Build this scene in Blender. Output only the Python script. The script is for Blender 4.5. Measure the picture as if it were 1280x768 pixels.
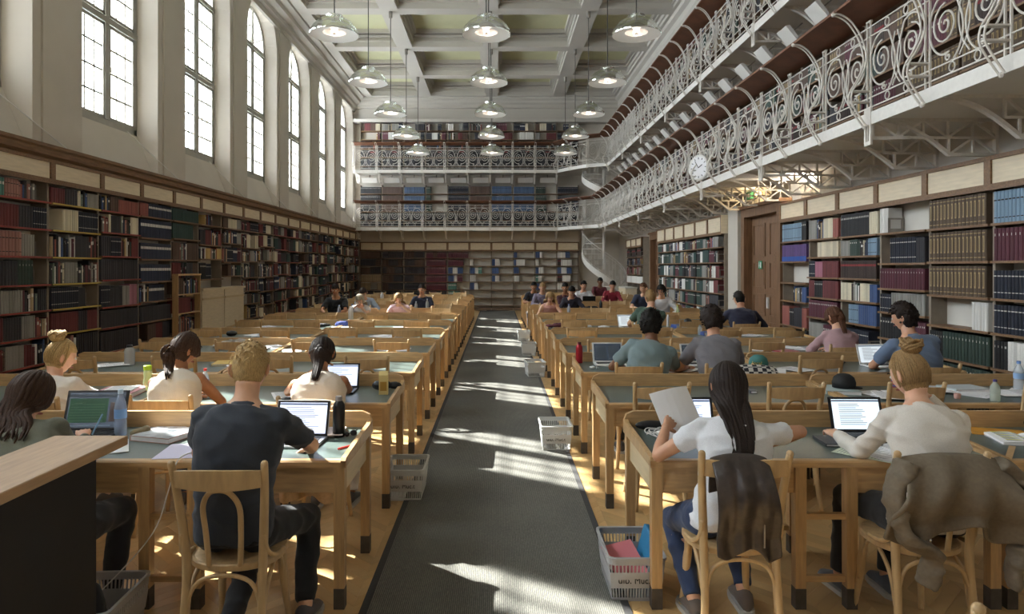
import bpy, bmesh, math, random
import numpy as np
from mathutils import Vector, Matrix, noise
for _o in list(bpy.data.objects): bpy.data.objects.remove(_o)
S = bpy.context.scene
COL = S.collection
random.seed(11)
PI = math.pi
# ------------------------------------------------------------------ camera, sky, sun, exposure
F = 853.0; VX, VY, EYE = 622.0, 334.0, 1.75          # focal length in pixels, vanishing point, eye height
cam = bpy.data.cameras.new('camera'); camo = bpy.data.objects.new('camera', cam); COL.objects.link(camo)
camo.location = (0, 0, EYE); camo.rotation_euler = (PI/2, 0, 0)
cam.sensor_width = 36; cam.lens = 36*F/1280; cam.shift_x = (640-VX)/1280; cam.shift_y = -(384-VY)/1280
cam.clip_start = .05; cam.clip_end = 200
S.camera = camo
W = bpy.data.worlds.new('sky'); S.world = W; W.use_nodes = True
W.node_tree.nodes['Background'].inputs[0].default_value = (.88, .93, 1.0, 1)
W.node_tree.nodes['Background'].inputs[1].default_value = 10.5
sun = bpy.data.lights.new('sun', 'SUN'); suno = bpy.data.objects.new('sun', sun); COL.objects.link(suno)
SUN_D = Vector((.83, -.56, -.86)).normalized()
suno.rotation_euler = SUN_D.to_track_quat('-Z', 'Y').to_euler(); suno.location = (-20, 20, 20)
sun.energy = 17; sun.angle = math.radians(.6); sun.color = (1, .96, .90)
S.view_settings.view_transform = 'Standard'; S.view_settings.look = 'None'
S.view_settings.exposure = 1.05; S.view_settings.gamma = 1; S.view_settings.use_curve_mapping = False

def at(px, py, Y):                                    # pixel on the photograph + distance -> point
    return Vector(((px-VX)*Y/F, Y, EYE-(py-VY)*Y/F))

# ------------------------------------------------------------------ colours and materials
def lin(c):
    return c/12.92 if c <= .04045 else ((c+.055)/1.055)**2.4
def hexc(h):
    h = h.lstrip('#'); return tuple(lin(int(h[i:i+2], 16)/255) for i in (0, 2, 4))+(1,)
MATS = {}
def mat(name, col, rough=.6, metal=0., kind=None, scale=8., amt=.15, bump=0., col2=None, stretch=(1,1,1), coat=0., sheen=0., emit=0., trans=0., spec=.5):
    if name in MATS: return MATS[name]
    m = bpy.data.materials.new(name); m.use_nodes = True; MATS[name] = m
    nt = m.node_tree; N = nt.nodes; L = nt.links; b = N['Principled BSDF']
    c = hexc(col); b.inputs['Base Color'].default_value = c
    b.inputs['Roughness'].default_value = rough; b.inputs['Metallic'].default_value = metal
    b.inputs['Coat Weight'].default_value = coat; b.inputs['Sheen Weight'].default_value = sheen
    b.inputs['Specular IOR Level'].default_value = spec
    b.inputs['Transmission Weight'].default_value = trans
    if emit: b.inputs['Emission Color'].default_value = c; b.inputs['Emission Strength'].default_value = emit
    if kind:
        tc = N.new('ShaderNodeTexCoord'); mp = N.new('ShaderNodeMapping'); mp.inputs['Scale'].default_value = stretch
        L.new(tc.outputs['Object'], mp.inputs[0])
        if kind == 'wave':
            t = N.new('ShaderNodeTexWave'); t.inputs['Scale'].default_value = scale; t.inputs['Distortion'].default_value = 2; t.inputs['Detail'].default_value = 3
        else:
            t = N.new('ShaderNodeTexNoise'); t.inputs['Scale'].default_value = scale; t.inputs['Detail'].default_value = 6
        L.new(mp.outputs[0], t.inputs['Vector'])
        out = t.outputs['Fac'] if 'Fac' in t.outputs else t.outputs[1]
        r = N.new('ShaderNodeValToRGB'); L.new(out, r.inputs[0])
        d = hexc(col2) if col2 else tuple(x*(1-amt) for x in c[:3])+(1,)
        l = tuple(min(1, x*(1+amt)) for x in c[:3])+(1,)
        r.color_ramp.elements[0].color = d; r.color_ramp.elements[1].color = l if not col2 else c
        r.color_ramp.elements[0].position = .3; r.color_ramp.elements[1].position = .7
        L.new(r.outputs[0], b.inputs['Base Color'])
        if bump:
            bp = N.new('ShaderNodeBump'); bp.inputs['Strength'].default_value = bump; bp.inputs['Distance'].default_value = .01
            L.new(out, bp.inputs['Height']); L.new(bp.outputs[0], b.inputs['Normal'])
    return m
def attr_mat(name, rough=.6, grain=0., gscale=20, stretch=(1,1,1), spec=.4):   # colour per piece from an attribute
    if name in MATS: return MATS[name]
    m = bpy.data.materials.new(name); m.use_nodes = True; MATS[name] = m
    nt = m.node_tree; N = nt.nodes; L = nt.links; b = N['Principled BSDF']
    a = N.new('ShaderNodeAttribute'); a.attribute_name = 'tint'
    b.inputs['Roughness'].default_value = rough; b.inputs['Specular IOR Level'].default_value = spec
    if grain:
        tc = N.new('ShaderNodeTexCoord'); mp = N.new('ShaderNodeMapping'); mp.inputs['Scale'].default_value = stretch
        t = N.new('ShaderNodeTexNoise'); t.inputs['Scale'].default_value = gscale; t.inputs['Detail'].default_value = 5
        L.new(tc.outputs['Object'], mp.inputs[0]); L.new(mp.outputs[0], t.inputs['Vector'])
        mr = N.new('ShaderNodeMapRange'); mr.inputs[3].default_value = 1-grain; mr.inputs[4].default_value = 1+grain
        L.new(t.outputs[0], mr.inputs[0])
        mx = N.new('ShaderNodeVectorMath'); mx.operation = 'SCALE'
        L.new(a.outputs['Color'], mx.inputs[0]); L.new(mr.outputs[0], mx.inputs['Scale']); L.new(mx.outputs[0], b.inputs['Base Color'])
    else:
        L.new(a.outputs['Color'], b.inputs['Base Color'])
    return m

PLASTER = mat('plaster', 'C5BEB3', .85, kind='noise', scale=1.3, amt=.05, bump=.05)
STONE = mat('warm_white_paint', 'D2CCBE', .8, kind='noise', scale=2, amt=.04)
CEILW = mat('ceiling_paint', 'BFBAB1', .8, kind='noise', scale=1, amt=.04)
CEILG = mat('coffer_green', 'C6C5A0', .85, kind='noise', scale=.9, amt=.08)
IRON = mat('painted_iron', 'D9D4CC', .5, kind='noise', scale=30, amt=.06, bump=.08)
IRONW = mat('white_iron', 'DEDBD5', .5, kind='noise', scale=20, amt=.05)
DWOOD = mat('brown_bookcase_wood', '77604C', .5, kind='noise', scale=3, amt=.28, bump=.1, stretch=(3, 3, 16))
DWOODH = mat('brown_shelf_wood', '7A5D42', .5, kind='noise', scale=3, amt=.28, bump=.1, stretch=(16, 2, 16))
LEDGE = mat('reddish_ledge_wood', '6B4128', .6, kind='noise', scale=4, amt=.22, bump=.08, stretch=(1.5, 1.5, 6))
CREAM = mat('cream_panel', 'DACBB0', .6, kind='noise', scale=5, amt=.08, stretch=(1, .7, 8))
OAK = mat('honey_oak', 'BE9A6C', .42, kind='noise', scale=4, amt=.18, bump=.06, stretch=(1.5, 14, 14), coat=.1)
OAKV = mat('honey_oak_upright', 'B99567', .42, kind='noise', scale=4, amt=.18, bump=.06, stretch=(14, 14, 1.5), coat=.1)
OAKP = mat('pale_birch_panel', 'CDB892', .45, kind='noise', scale=3, amt=.1, stretch=(8, 1, 8))
CHAIRW = mat('beech_chair_wood', 'BFA075', .4, kind='noise', scale=6, amt=.16, bump=.05, stretch=(5, 5, 1), coat=.15)
LINO = mat('grey_green_lino', '55625E', .33, kind='noise', scale=60, amt=.08, spec=.6)
CAPM = mat('dark_leg_cap', '4A433C', .6, kind='noise', scale=30, amt=.2)
BLACKP = mat('black_laminate', '1D1B1B', .6, kind='noise', scale=4, amt=.2)
WHITEP = mat('white_plastic', 'DAD8D4', .4)
GREYP = mat('grey_plastic', 'A9A8AA', .5, kind='noise', scale=20, amt=.05)
METAL = mat('grey_metal', '9A948C', .45, .6, kind='noise', scale=20, amt=.1)
DARK = mat('near_black', '141416', .5, kind='noise', scale=20, amt=.2)
PAPER = mat('white_paper', 'E9E8EA', .7, kind='noise', scale=4, amt=.03)
CHROME = mat('chrome', 'C9C9C9', .12, 1.)

# ------------------------------------------------------------------ mesh helpers
class MB:
    def __init__(s): s.v = []; s.f = []; s.m = []; s.c = []; s.sm = []; s.mi = 0; s.col = None; s.smooth = False
    def add(s, vs, fs):
        o = len(s.v); s.v.extend([tuple(p) for p in vs])
        for f in fs: s.f.append(tuple(i+o for i in f)); s.m.append(s.mi); s.c.append(s.col); s.sm.append(s.smooth)
        return s
    def box(s, x0, x1, y0, y1, z0, z1):
        return s.add([(x0,y0,z0),(x1,y0,z0),(x1,y1,z0),(x0,y1,z0),(x0,y0,z1),(x1,y0,z1),(x1,y1,z1),(x0,y1,z1)],
                     [(0,3,2,1),(4,5,6,7),(0,1,5,4),(1,2,6,5),(2,3,7,6),(3,0,4,7)])
    def cbox(s, c, d, R=None, b=0):                     # centred box, optionally rotated, chamfered top edges with b
        hx, hy, hz = d[0]/2, d[1]/2, d[2]/2
        if b:
            P = []
            for z, k in ((-hz+b, 0), (hz-b, 0)):
                P.append((z, 0))
            rings = [(-hz, b), (-hz+b, 0), (hz-b, 0), (hz, b)]
            vs = []
            for z, k in rings: vs += [(-hx+k,-hy+k,z),(hx-k,-hy+k,z),(hx-k,hy-k,z),(-hx+k,hy-k,z)]
            fs = [(3,2,1,0),(12,13,14,15)]
            for r in range(3):
                for i in range(4): j = (i+1)%4; fs.append((r*4+i, r*4+j, r*4+4+j, r*4+4+i))
        else:
            vs = [(x,y,z) for z in (-hz,hz) for x,y in ((-hx,-hy),(hx,-hy),(hx,hy),(-hx,hy))]
            fs = [(3,2,1,0),(4,5,6,7),(0,1,5,4),(1,2,6,5),(2,3,7,6),(3,0,4,7)]
        c = Vector(c)
        vs = [(R @ Vector(p) if R else Vector(p))+c for p in vs]
        return s.add(vs, fs)
    def prism(s, poly, a, b, axis='x'):                 # polygon (u,v) extruded along axis from a to b
        n = len(poly)
        def P(u, v, w): return {'x': (w,u,v), 'y': (u,w,v), 'z': (u,v,w)}[axis]
        vs = [P(u,v,a) for u,v in poly]+[P(u,v,b) for u,v in poly]
        fs = [tuple(range(n-1,-1,-1)), tuple(range(n,2*n))]+[(i,(i+1)%n,n+(i+1)%n,n+i) for i in range(n)]
        if axis == 'y': fs = [tuple(reversed(f)) for f in fs]
        return s.add(vs, fs)
    def loft(s, rings, close=True, cap=True):           # list of rings of equal length
        n = len(rings[0]); vs = [p for r in rings for p in r]; fs = []
        for k in range(len(rings)-1):
            for i in range(n if close else n-1):
                j = (i+1)%n; fs.append((k*n+i, k*n+j, (k+1)*n+j, (k+1)*n+i))
        if cap and close: fs += [tuple(range(n-1,-1,-1)), tuple(range((len(rings)-1)*n, len(rings)*n))]
        return s.add(vs, fs)
    def tube(s, pts, r, n=8, closed=False, flat=1., up=None):
        pts = [Vector(p) for p in pts]; K = len(pts)
        rs = r if isinstance(r, (list, tuple)) else [r]*K
        tan = []
        for i in range(K):
            a = pts[(i-1)%K] if closed or i else pts[0]; b = pts[(i+1)%K] if closed or i < K-1 else pts[-1]
            t = (b-a); tan.append(t.normalized() if t.length > 1e-9 else Vector((0,0,1)))
        nrm = Vector(up) if up else (Vector((0,0,1)) if abs(tan[0].z) < .9 else Vector((1,0,0)))
        rings = []
        for i in range(K):
            nrm = (nrm-tan[i]*nrm.dot(tan[i]))
            nrm = nrm.normalized() if nrm.length > 1e-6 else tan[i].orthogonal().normalized()
            bi = tan[i].cross(nrm)
            rings.append([pts[i]+nrm*(math.cos(2*PI*(k+.5)/n)*rs[i]*flat)+bi*(math.sin(2*PI*(k+.5)/n)*rs[i]) for k in range(n)])
        if closed: rings.append(rings[0]); return s.loft(rings, cap=False)
        return s.loft(rings)
    def lathe(s, prof, n=16, c=(0,0,0), cap=True, ax=None):
        c = Vector(c); rings = []
        for r, z in prof:
            ring = [Vector((r*math.cos(2*PI*k/n), r*math.sin(2*PI*k/n), z)) for k in range(n)]
            if ax is not None: ring = [ax @ p for p in ring]
            rings.append([p+c for p in ring])
        return s.loft(rings, cap=cap)
    def ball(s, c, r, n=12, m=8, R=None):
        r = r if isinstance(r, (tuple, list)) else (r, r, r); c = Vector(c); rings = []
        for i in range(1, m):
            a = -PI/2+PI*i/m
            ring = [Vector((r[0]*math.cos(a)*math.cos(2*PI*k/n), r[1]*math.cos(a)*math.sin(2*PI*k/n), r[2]*math.sin(a))) for k in range(n)]
            rings.append([(R @ p if R else p)+c for p in ring])
        o = len(s.v); s.loft(rings, cap=False)
        lo = Vector((0,0,-r[2])); hi = Vector((0,0,r[2]))
        a = len(s.v); s.v += [tuple((R @ lo if R else lo)+c), tuple((R @ hi if R else hi)+c)]
        for k in range(n):
            j = (k+1)%n
            for f in ((o+j, o+k, a), (o+(m-2)*n+k, o+(m-2)*n+j, a+1)):
                s.f.append(f); s.m.append(s.mi); s.c.append(s.col); s.sm.append(s.smooth)
        return s
    def mesh(s, name, mats, smooth=None):
        me = bpy.data.meshes.new(name); me.from_pydata([tuple(v) for v in s.v], [], s.f)
        for m in (mats if isinstance(mats, (list, tuple)) else [mats]): me.materials.append(m)
        me.polygons.foreach_set('material_index', s.m)
        sm = [bool(smooth)]*len(s.f) if smooth is not None else s.sm
        me.polygons.foreach_set('use_smooth', sm)
        if any(c is not None for c in s.c):
            at_ = me.attributes.new('tint', 'FLOAT_COLOR', 'CORNER')
            buf = []
            for p, c in zip(s.f, s.c): buf.extend((c or (1,1,1,1))*len(p))
            at_.data.foreach_set('color', buf)
        me.update(); return me
    def build(s, name, mats, parent=None, loc=None, smooth=None, rz=0):
        return O(name, s.mesh(name, mats, smooth), parent, loc, rz)
def auto_smooth(me, deg=40):
    me.polygons.foreach_set('use_smooth', [True]*len(me.polygons))
    try: me.set_sharp_from_angle(angle=math.radians(deg))
    except Exception: pass
    return me
def O(name, me=None, parent=None, loc=None, rz=0, rot=None, scale=None):
    o = bpy.data.objects.new(name, me); COL.objects.link(o)
    if parent: o.parent = parent
    if loc is not None: o.location = loc
    if rz: o.rotation_euler = (0, 0, rz)
    if rot is not None: o.rotation_euler = rot
    if scale is not None: o.scale = scale
    return o
def tag(o, label, cat, group=None, kind=None):
    if label: o['label'] = label
    if cat: o['category'] = cat
    if group: o['group'] = group
    if kind: o['kind'] = kind
    return o
def struct(o, label, cat='building part'):
    o['label'] = label; o['category'] = cat; o['kind'] = 'structure'; return o
def kids():
    d = {}
    for o in COL.objects:
        if o.parent: d.setdefault(o.parent.name, []).append(o)
    return d
def clone(tree, loc, rz=0, mirror=False):               # tree = (root, [(child, [grandchildren])])
    r = tree[0].copy(); COL.objects.link(r); r.location = loc; r.rotation_euler = (0, 0, rz)
    for c, gs in tree[1]:
        cc = c.copy(); COL.objects.link(cc); cc.parent = r
        for g in gs: gg = g.copy(); COL.objects.link(gg); gg.parent = cc
    return r
def tree_of(root):
    k = kids(); return (root, [(c, k.get(c.name, [])) for c in k.get(root.name, [])])
ORD = ['first','second','third','fourth','fifth','sixth','seventh','eighth','ninth','tenth','eleventh','twelfth','thirteenth','fourteenth','fifteenth','sixteenth','seventeenth','eighteenth','nineteenth','twentieth']
def ordn(i): 
    if i < 20: return ORD[i]
    n = i+1; return '%d%s' % (n, {1:'st',2:'nd',3:'rd'}.get(n%10, 'th'))
def catmull(P, k=6, closed=False):
    P = [Vector(p) for p in P]; n = len(P); out = []
    rng = range(n) if closed else range(n-1)
    for i in rng:
        p0 = P[(i-1)%n] if closed or i else P[0]; p1 = P[i]; p2 = P[(i+1)%n]; p3 = P[(i+2)%n] if closed or i < n-2 else P[-1]
        for j in range(k):
            t = j/k
            out.append(.5*((2*p1)+(p2-p0)*t+(2*p0-5*p1+4*p2-p3)*t*t+(3*p1-p0-3*p2+p3)*t**3))
    if not closed: out.append(P[-1])
    return out
# ================================================================== the room
XL, XR, YB, YF = -5.85, 5.0, 27.6, -5.0               # pier face left, wall right, back wall, wall behind the viewer
ZC = 8.6
# floor: screed, herringbone strips
fl = MB().box(XL-.6, XR+.3, YF, YB+1.5, -.2, -.012).build('floor', mat('floor_bed', '4A3520', .9, kind='noise', scale=10))
struct(fl, 'honey coloured herringbone parquet floor of the reading room', 'floor')
PQ = attr_mat('parquet', .33, .16, 9, (1, 1, 1), .5)
strips = []
L_, w_ = .42, .07
def herring():
    # each strip at +-45 deg to the room, laid in interlocking columns along Y
    s2 = math.sqrt(.5); cw = L_*s2; st = w_/s2
    out = []
    ncol = int(12/cw)+1
    for c in range(-ncol//2-1, ncol//2+2):
        for j in range(int(33/st)):
            cx = c*cw; cy = YF+.2+j*st
            d = 1 if c%2 == 0 else -1
            out.append((cx, cy, d))
    return out
for cx, cy, d in herring():
    if cx < XL+.2 or cx > XR-.2 or cy > YB-.1: continue
    if abs(cx+.0) < .35: continue                     # under the carpet
    a = d*PI/4; hl, hw = (L_+w_*.0)/2, w_/2-.0006
    # parallelogram ends follow the column joints
    ux, uy = math.cos(a), math.sin(a)
    hx = L_*math.sqrt(.5)/2-.0006; dy = (w_/math.sqrt(.5))/2-.0008
    vs = [(cx-hx, cy-d*hx-dy), (cx+hx, cy+d*hx-dy), (cx+hx, cy+d*hx+dy), (cx-hx, cy-d*hx+dy)]
    strips.append((cx, cy, d, vs))
def vis(x, y, z=0, m=0):
    if y < .3: return False
    px = VX+x*F/y; py = VY+(EYE-z)*F/y
    return -m <= px <= 1280+m and -m <= py <= 768+m
near = sorted([q for q in strips if vis(q[0], q[1]) and (q[0] > .7 or (q[0] < -.8 and not (q[0] < -1.25 and q[1] < 2.6)))], key=lambda q: q[1]+.15*abs(q[0]))[:300]
nearset = set(id(q) for q in near)
def tintc(): 
    k = random.uniform(.82, 1.12); g = random.uniform(-.03, .03)
    c = hexc('C2A06E'); return (c[0]*k, c[1]*k*(1+g), c[2]*k*(1+g*2), 1)
sm = {}
for d in (1, -1):
    for v in range(4):
        hx = L_*math.sqrt(.5)/2-.0006; dy = (w_/math.sqrt(.5))/2-.0008
        b = MB(); b.col = tintc()
        vs = [(-hx, -d*hx-dy), (hx, d*hx-dy), (hx, d*hx+dy), (-hx, -d*hx+dy)]
        b.prism(vs, -.012, 0, 'z'); sm[d, v] = b.mesh('parquet_strip', PQ)
for q in near:
    O('parquet_strip', sm[q[2], random.randrange(4)], fl, (q[0], q[1], 0))
b = MB()
for q in strips:
    if id(q) in nearset: continue
    b.col = tintc(); n = len(b.v)
    b.add([(x, y, -.012) for x, y in q[3]]+[(x, y, 0) for x, y in q[3]], [(4,5,6,7),(0,1,5,4),(1,2,6,5),(2,3,7,6),(3,0,4,7)])
o = b.build('parquet', PQ, fl); o['kind'] = 'stuff'

# carpet runner
m = mat('charcoal_carpet', '57554F', .95)
nt = m.node_tree; N = nt.nodes; L = nt.links; bs = N['Principled BSDF']
tc = N.new('ShaderNodeTexCoord'); mp = N.new('ShaderNodeMapping'); mp.inputs['Scale'].default_value = (1, .25, 1)
L.new(tc.outputs['Object'], mp.inputs[0])
wv = N.new('ShaderNodeTexWave'); wv.bands_direction = 'X'; wv.inputs['Scale'].default_value = 30; wv.inputs['Distortion'].default_value = 2.0; wv.inputs['Detail Scale'].default_value = 8
L.new(mp.outputs[0], wv.inputs['Vector'])
ns = N.new('ShaderNodeTexNoise'); ns.inputs['Scale'].default_value = 160; ns.inputs['Detail'].default_value = 3; L.new(mp.outputs[0], ns.inputs['Vector'])
ns2 = N.new('ShaderNodeTexNoise'); ns2.inputs['Scale'].default_value = 1.6; ns2.inputs['Detail'].default_value = 5; L.new(tc.outputs['Object'], ns2.inputs['Vector'])
mu = N.new('ShaderNodeMath'); mu.operation = 'MULTIPLY'; L.new(wv.outputs['Fac'], mu.inputs[0]); L.new(ns.outputs[0], mu.inputs[1])
ad = N.new('ShaderNodeMath'); ad.operation = 'MULTIPLY_ADD'; L.new(ns2.outputs[0], ad.inputs[0]); ad.inputs[1].default_value = .5; L.new(mu.outputs[0], ad.inputs[2])
rp = N.new('ShaderNodeValToRGB'); L.new(ad.outputs[0], rp.inputs[0])
rp.color_ramp.elements[0].color = hexc('4A4A46'); rp.color_ramp.elements[1].color = hexc('7C7A72'); rp.color_ramp.elements[0].position = .25; rp.color_ramp.elements[1].position = .85
L.new(rp.outputs[0], bs.inputs['Base Color'])
bp = N.new('ShaderNodeBump'); bp.inputs['Strength'].default_value = .6; bp.inputs['Distance'].default_value = .004; L.new(mu.outputs[0], bp.inputs['Height']); L.new(bp.outputs[0], bs.inputs['Normal'])
r0 = O('carpet_runner', None, None, (0, 0, 0)); tag(r0, 'long charcoal ribbed carpet runner down the centre aisle', 'carpet')
MB().box(-.66, .64, YF+.2, 27.2, .001, .009).build('pile', m, r0)
bm_ = MB().box(-.70, -.66, YF+.2, 27.2, .001, .0075).box(.64, .68, YF+.2, 27.2, .001, .0075)
bm_.build('edging', mat('carpet_edge', '3B3A3A', .95, kind='noise', scale=100), r0)

# walls ---------------------------------------------------------------------
piers = [];                                            # left wall: openings between piers, pitch 3.17
PITCH = 3.17; O0 = 10.68; HW = 1.07; SPR = 7.35
centres = [O0+PITCH*k for k in range(-5, 6)]           # -5.17 ... 26.5
centres = [c for c in centres if YF+1.2 < c < YB-.3]
def arch_pts(c, hw, z0, spr, n=14):
    P = [(c-hw, z0), (c+hw, z0)]
    for i in range(n+1):
        a = PI*i/n; P.append((c+hw*math.cos(a), spr+hw*math.sin(a)*1.0))
    return P
def wall_with_arches():
    b = MB(); XG = -6.10; z0 = 3.1; ztop = ZC+.1
    ys = [YF]
    for c in centres:
        hwo, hwi = HW, 0.885; zs = 3.96
        # front face strips: pier left of the opening
        yl, yr = c-hwo, c+hwo
        b.add([(XL, ys[-1], 0), (XL, yl, 0), (XL, yl, ztop), (XL, ys[-1], ztop)], [(0,1,2,3)])
        ys.append(yr)
        n = 14
        fo = [(c+hwo*math.cos(PI*i/n), SPR+hwo*math.sin(PI*i/n)) for i in range(n+1)]
        fi = [(c+hwi*math.cos(PI*i/n), SPR+hwi*math.sin(PI*i/n)) for i in range(n+1)]
        # spandrel above the arch
        for i in range(n):
            b.add([(XL, fo[i][0], fo[i][1]), (XL, fo[i+1][0], fo[i+1][1]), (XL, fo[i+1][0], ztop), (XL, fo[i][0], ztop)], [(3,2,1,0)])
        # reveal: arch soffit, two splayed cheeks, sloping sill
        for i in range(n):
            b.add([(XL, *fo[i]), (XL, *fo[i+1]), (XG, *fi[i+1]), (XG, *fi[i])], [(0,1,2,3)])
        b.add([(XL, yl, z0), (XL, yl, SPR), (XG, c-hwi, SPR), (XG, c-hwi, zs)], [(0,1,2,3)])
        b.add([(XL, yr, z0), (XL, yr, SPR), (XG, c+hwi, SPR), (XG, c+hwi, zs)], [(3,2,1,0)])
        b.add([(XL, yl, z0), (XL, yr, z0), (XG, c+hwi, zs), (XG, c-hwi, zs)], [(3,2,1,0)])
        b.add([(XL, yl, 0), (XL, yr, 0), (XL, yr, z0), (XL, yl, z0)], [(0,1,2,3)])
        # outer face of the masonry round the window
        XO = -6.6
        for i in range(n):
            b.add([(XG, *fi[i]), (XG, *fi[i+1]), (XO, *fi[i+1]), (XO, *fi[i])], [(0,1,2,3)])
        for yy in (c-hwi, c+hwi): b.add([(XG, yy, zs), (XG, yy, SPR), (XO, yy, SPR), (XO, yy, zs)], [(0,1,2,3)])
        b.add([(XG, c-hwi, zs), (XG, c+hwi, zs), (XO, c+hwi, zs-.05), (XO, c-hwi, zs-.05)], [(0,1,2,3)])
    b.add([(XL, ys[-1], 0), (XL, YB+1, 0), (XL, YB+1, ztop), (XL, ys[-1], ztop)], [(0,1,2,3)])
    # outer skin with openings so that the wall is a closed thickness between windows
    XO = -6.6; yl0 = YF
    for c in centres:
        b.add([(XO, yl0, -.2), (XO, c-0.885, -.2), (XO, c-0.885, 11), (XO, yl0, 11)], [(0,1,2,3)])
        b.add([(XO, c-0.885, -.2), (XO, c+0.885, -.2), (XO, c+0.885, 3.91), (XO, c-0.885, 3.91)], [(0,1,2,3)])
        n = 14; fi = [(c+0.885*math.cos(PI*i/n), SPR+0.885*math.sin(PI*i/n)) for i in range(n+1)]
        for i in range(n): b.add([(XO, *fi[i]), (XO, *fi[i+1]), (XO, fi[i+1][0], 11), (XO, fi[i][0], 11)], [(0,1,2,3)])
        yl0 = c+0.885
    b.add([(XO, yl0, -.2), (XO, YB+2, -.2), (XO, YB+2, 11), (XO, yl0, 11)], [(0,1,2,3)])
    return b
o = wall_with_arches().build('wall_left', PLASTER); struct(o, 'pale plaster window wall with arched recesses above the left bookcases', 'wall')
# raised pilaster strips on piers
b = MB()
for i, c in enumerate(centres[:-1]):
    y0 = c+HW+.0; y1 = centres[i+1]-HW
    b.box(XL, XL+.03, y0+.16, y1-.16, 3.1, ZC-.35)
o2 = b.build('pilaster_strip', PLASTER, o)
o = MB().box(XR, XR+.3, YF, YB+1.5, -.2, 11).build('wall_right', PLASTER); struct(o, 'pale plaster wall behind the right bookcases and galleries', 'wall')
o = MB().box(XL-.9, XR+.3, YB+.42, YB+.8, -.2, 11).build('wall_back', PLASTER); struct(o, 'grey white end wall behind the far bookcases', 'wall')
o = MB().box(XL-.9, XR+.3, YF-.3, YF, -.2, 11).build('wall_front', PLASTER); struct(o, 'plain plaster wall behind the viewer', 'wall')

# windows --------------------------------------------------------------------
FRM = mat('window_frame_paint', 'A9A79E', .55, kind='noise', scale=10, amt=.06)
gm = bpy.data.materials.new('window_glass'); gm.use_nodes = True; MATS['window_glass'] = gm
nt = gm.node_tree; N = nt.nodes; N.clear(); o_ = N.new('ShaderNodeOutputMaterial'); tr = N.new('ShaderNodeBsdfTransparent'); gl = N.new('ShaderNodeBsdfGlossy'); mx = N.new('ShaderNodeMixShader'); fr = None
tr.inputs[0].default_value = (.95, .97, .97, 1); gl.inputs['Roughness'].default_value = .03
mx.inputs[0].default_value = .05; nt.links.new(tr.outputs[0], mx.inputs[1]); nt.links.new(gl.outputs[0], mx.inputs[2]); nt.links.new(mx.outputs[0], o_.inputs[0])
XW = -6.14
def window(idx, c):
    hw = 0.885; zs = 3.96
    root = O('window_%d' % (idx+1), None, None, (XW, c, zs)); struct(root, 'tall arched casement window, %s from the far end on the left wall' % ordn(len(centres)-1-idx), 'window')
    b = MB(); t = .025
    def P(y0, y1, z0, z1, tt=t): b.box(-tt, tt, y0, y1, z0-zs, z1-zs)
    P(-hw, -hw+.09, zs, SPR); P(hw-.09, hw, zs, SPR); P(-hw, hw, zs, zs+.1)
    ring = lambda r, x: [(x, r*math.cos(PI*i/16), SPR-zs+r*math.sin(PI*i/16)) for i in range(17)]
    for i in range(16):
        A = ring(hw, -t); B = ring(hw-.09, -t); C = ring(hw-.09, t); D = ring(hw, t)
        b.add([A[i],A[i+1],B[i+1],B[i],D[i],D[i+1],C[i+1],C[i]], [(0,1,2,3),(7,6,5,4),(3,2,6,7),(0,4,5,1)])
    b.build('window_frame', FRM, root)
    b = MB()
    for z in (5.62, 7.27): b.box(-.03, .04, -hw, hw, z-zs-.045, z-zs+.045)
    b.build('transom', FRM, root)
    b = MB(); b.box(-.028, .038, -.05, .05, .1, SPR+hw-zs-.02); b.build('mullion', FRM, root)
    mb = MB()
    for (z0, z1) in ((4.06, 5.56), (5.68, 7.21)):
        for s in (-1, 1):
            y0, y1 = (.06, hw-.09) if s > 0 else (-hw+.09, -.06)
            # casement stile and rails
            mb.box(-.015, .03, y0, y0+.045, z0-zs, z1-zs); mb.box(-.015, .03, y1-.045, y1, z0-zs, z1-zs)
            mb.box(-.015, .03, y0, y1, z0-zs, z0-zs+.05); mb.box(-.015, .03, y0, y1, z1-zs-.05, z1-zs)
            for k in (1, 2): y = y0+(y1-y0)*k/3; mb.box(-.006, .01, y-.014, y+.014, z0-zs, z1-zs)
            for k in (1, 2, 3): z = z0+(z1-z0)*k/4; mb.box(-.006, .01, y0, y1, z-zs-.015, z-zs+.015)
    mb.build('casement', FRM, root)
    mb = MB()
    for k in (1, 2, 3, 5, 6, 7):
        a = PI*k/8; mb.tube([(0, .06*math.cos(a), SPR-zs), (0, .83*math.cos(a), SPR-zs+.83*math.sin(a))], .014, 4)
    mb.tube([(0, .42*math.cos(PI*i/12), SPR-zs+.42*math.sin(PI*i/12)) for i in range(13)], .014, 4)
    mb.build('fanlight_bars', FRM, root)
    g = MB()
    pts = [(-hw+.02, 0.05), (hw-.02, .05)]+[((hw-.02)*math.cos(PI*i/16), SPR-zs+(hw-.02)*math.sin(PI*i/16)) for i in range(17)]
    g.prism(pts, -.004, .0, 'x'); g.build('pane', gm, root)
    h = MB()
    for z in (4.85, 6.45): h.tube([(.06, .03, z-zs+.06), (.09, .03, z-zs), (.06, .03, z-zs-.06)], .009, 6)
    h.build('handle', WHITEP, root)
    r = MB(); r.tube([(.1, .45, .0), (.44, 1.56, -.66)], .008, 5); r.build('opening_rod', WHITEP, root)
    # portal lamp so that the renderer finds the daylight
    pl = bpy.data.lights.new('daylight_portal', 'AREA'); pl.shape = 'RECTANGLE'; pl.size = 1.75; pl.size_y = 4.4
    po = bpy.data.objects.new('daylight_portal', pl); COL.objects.link(po); po.location = (XW-.6, c, 6.1); po.rotation_euler = (0, -PI/2, 0)
    pl.size, pl.size_y = 4.5, 1.9; pl.cycles.is_portal = True
for i, c in enumerate(centres): window(i, c)

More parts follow.
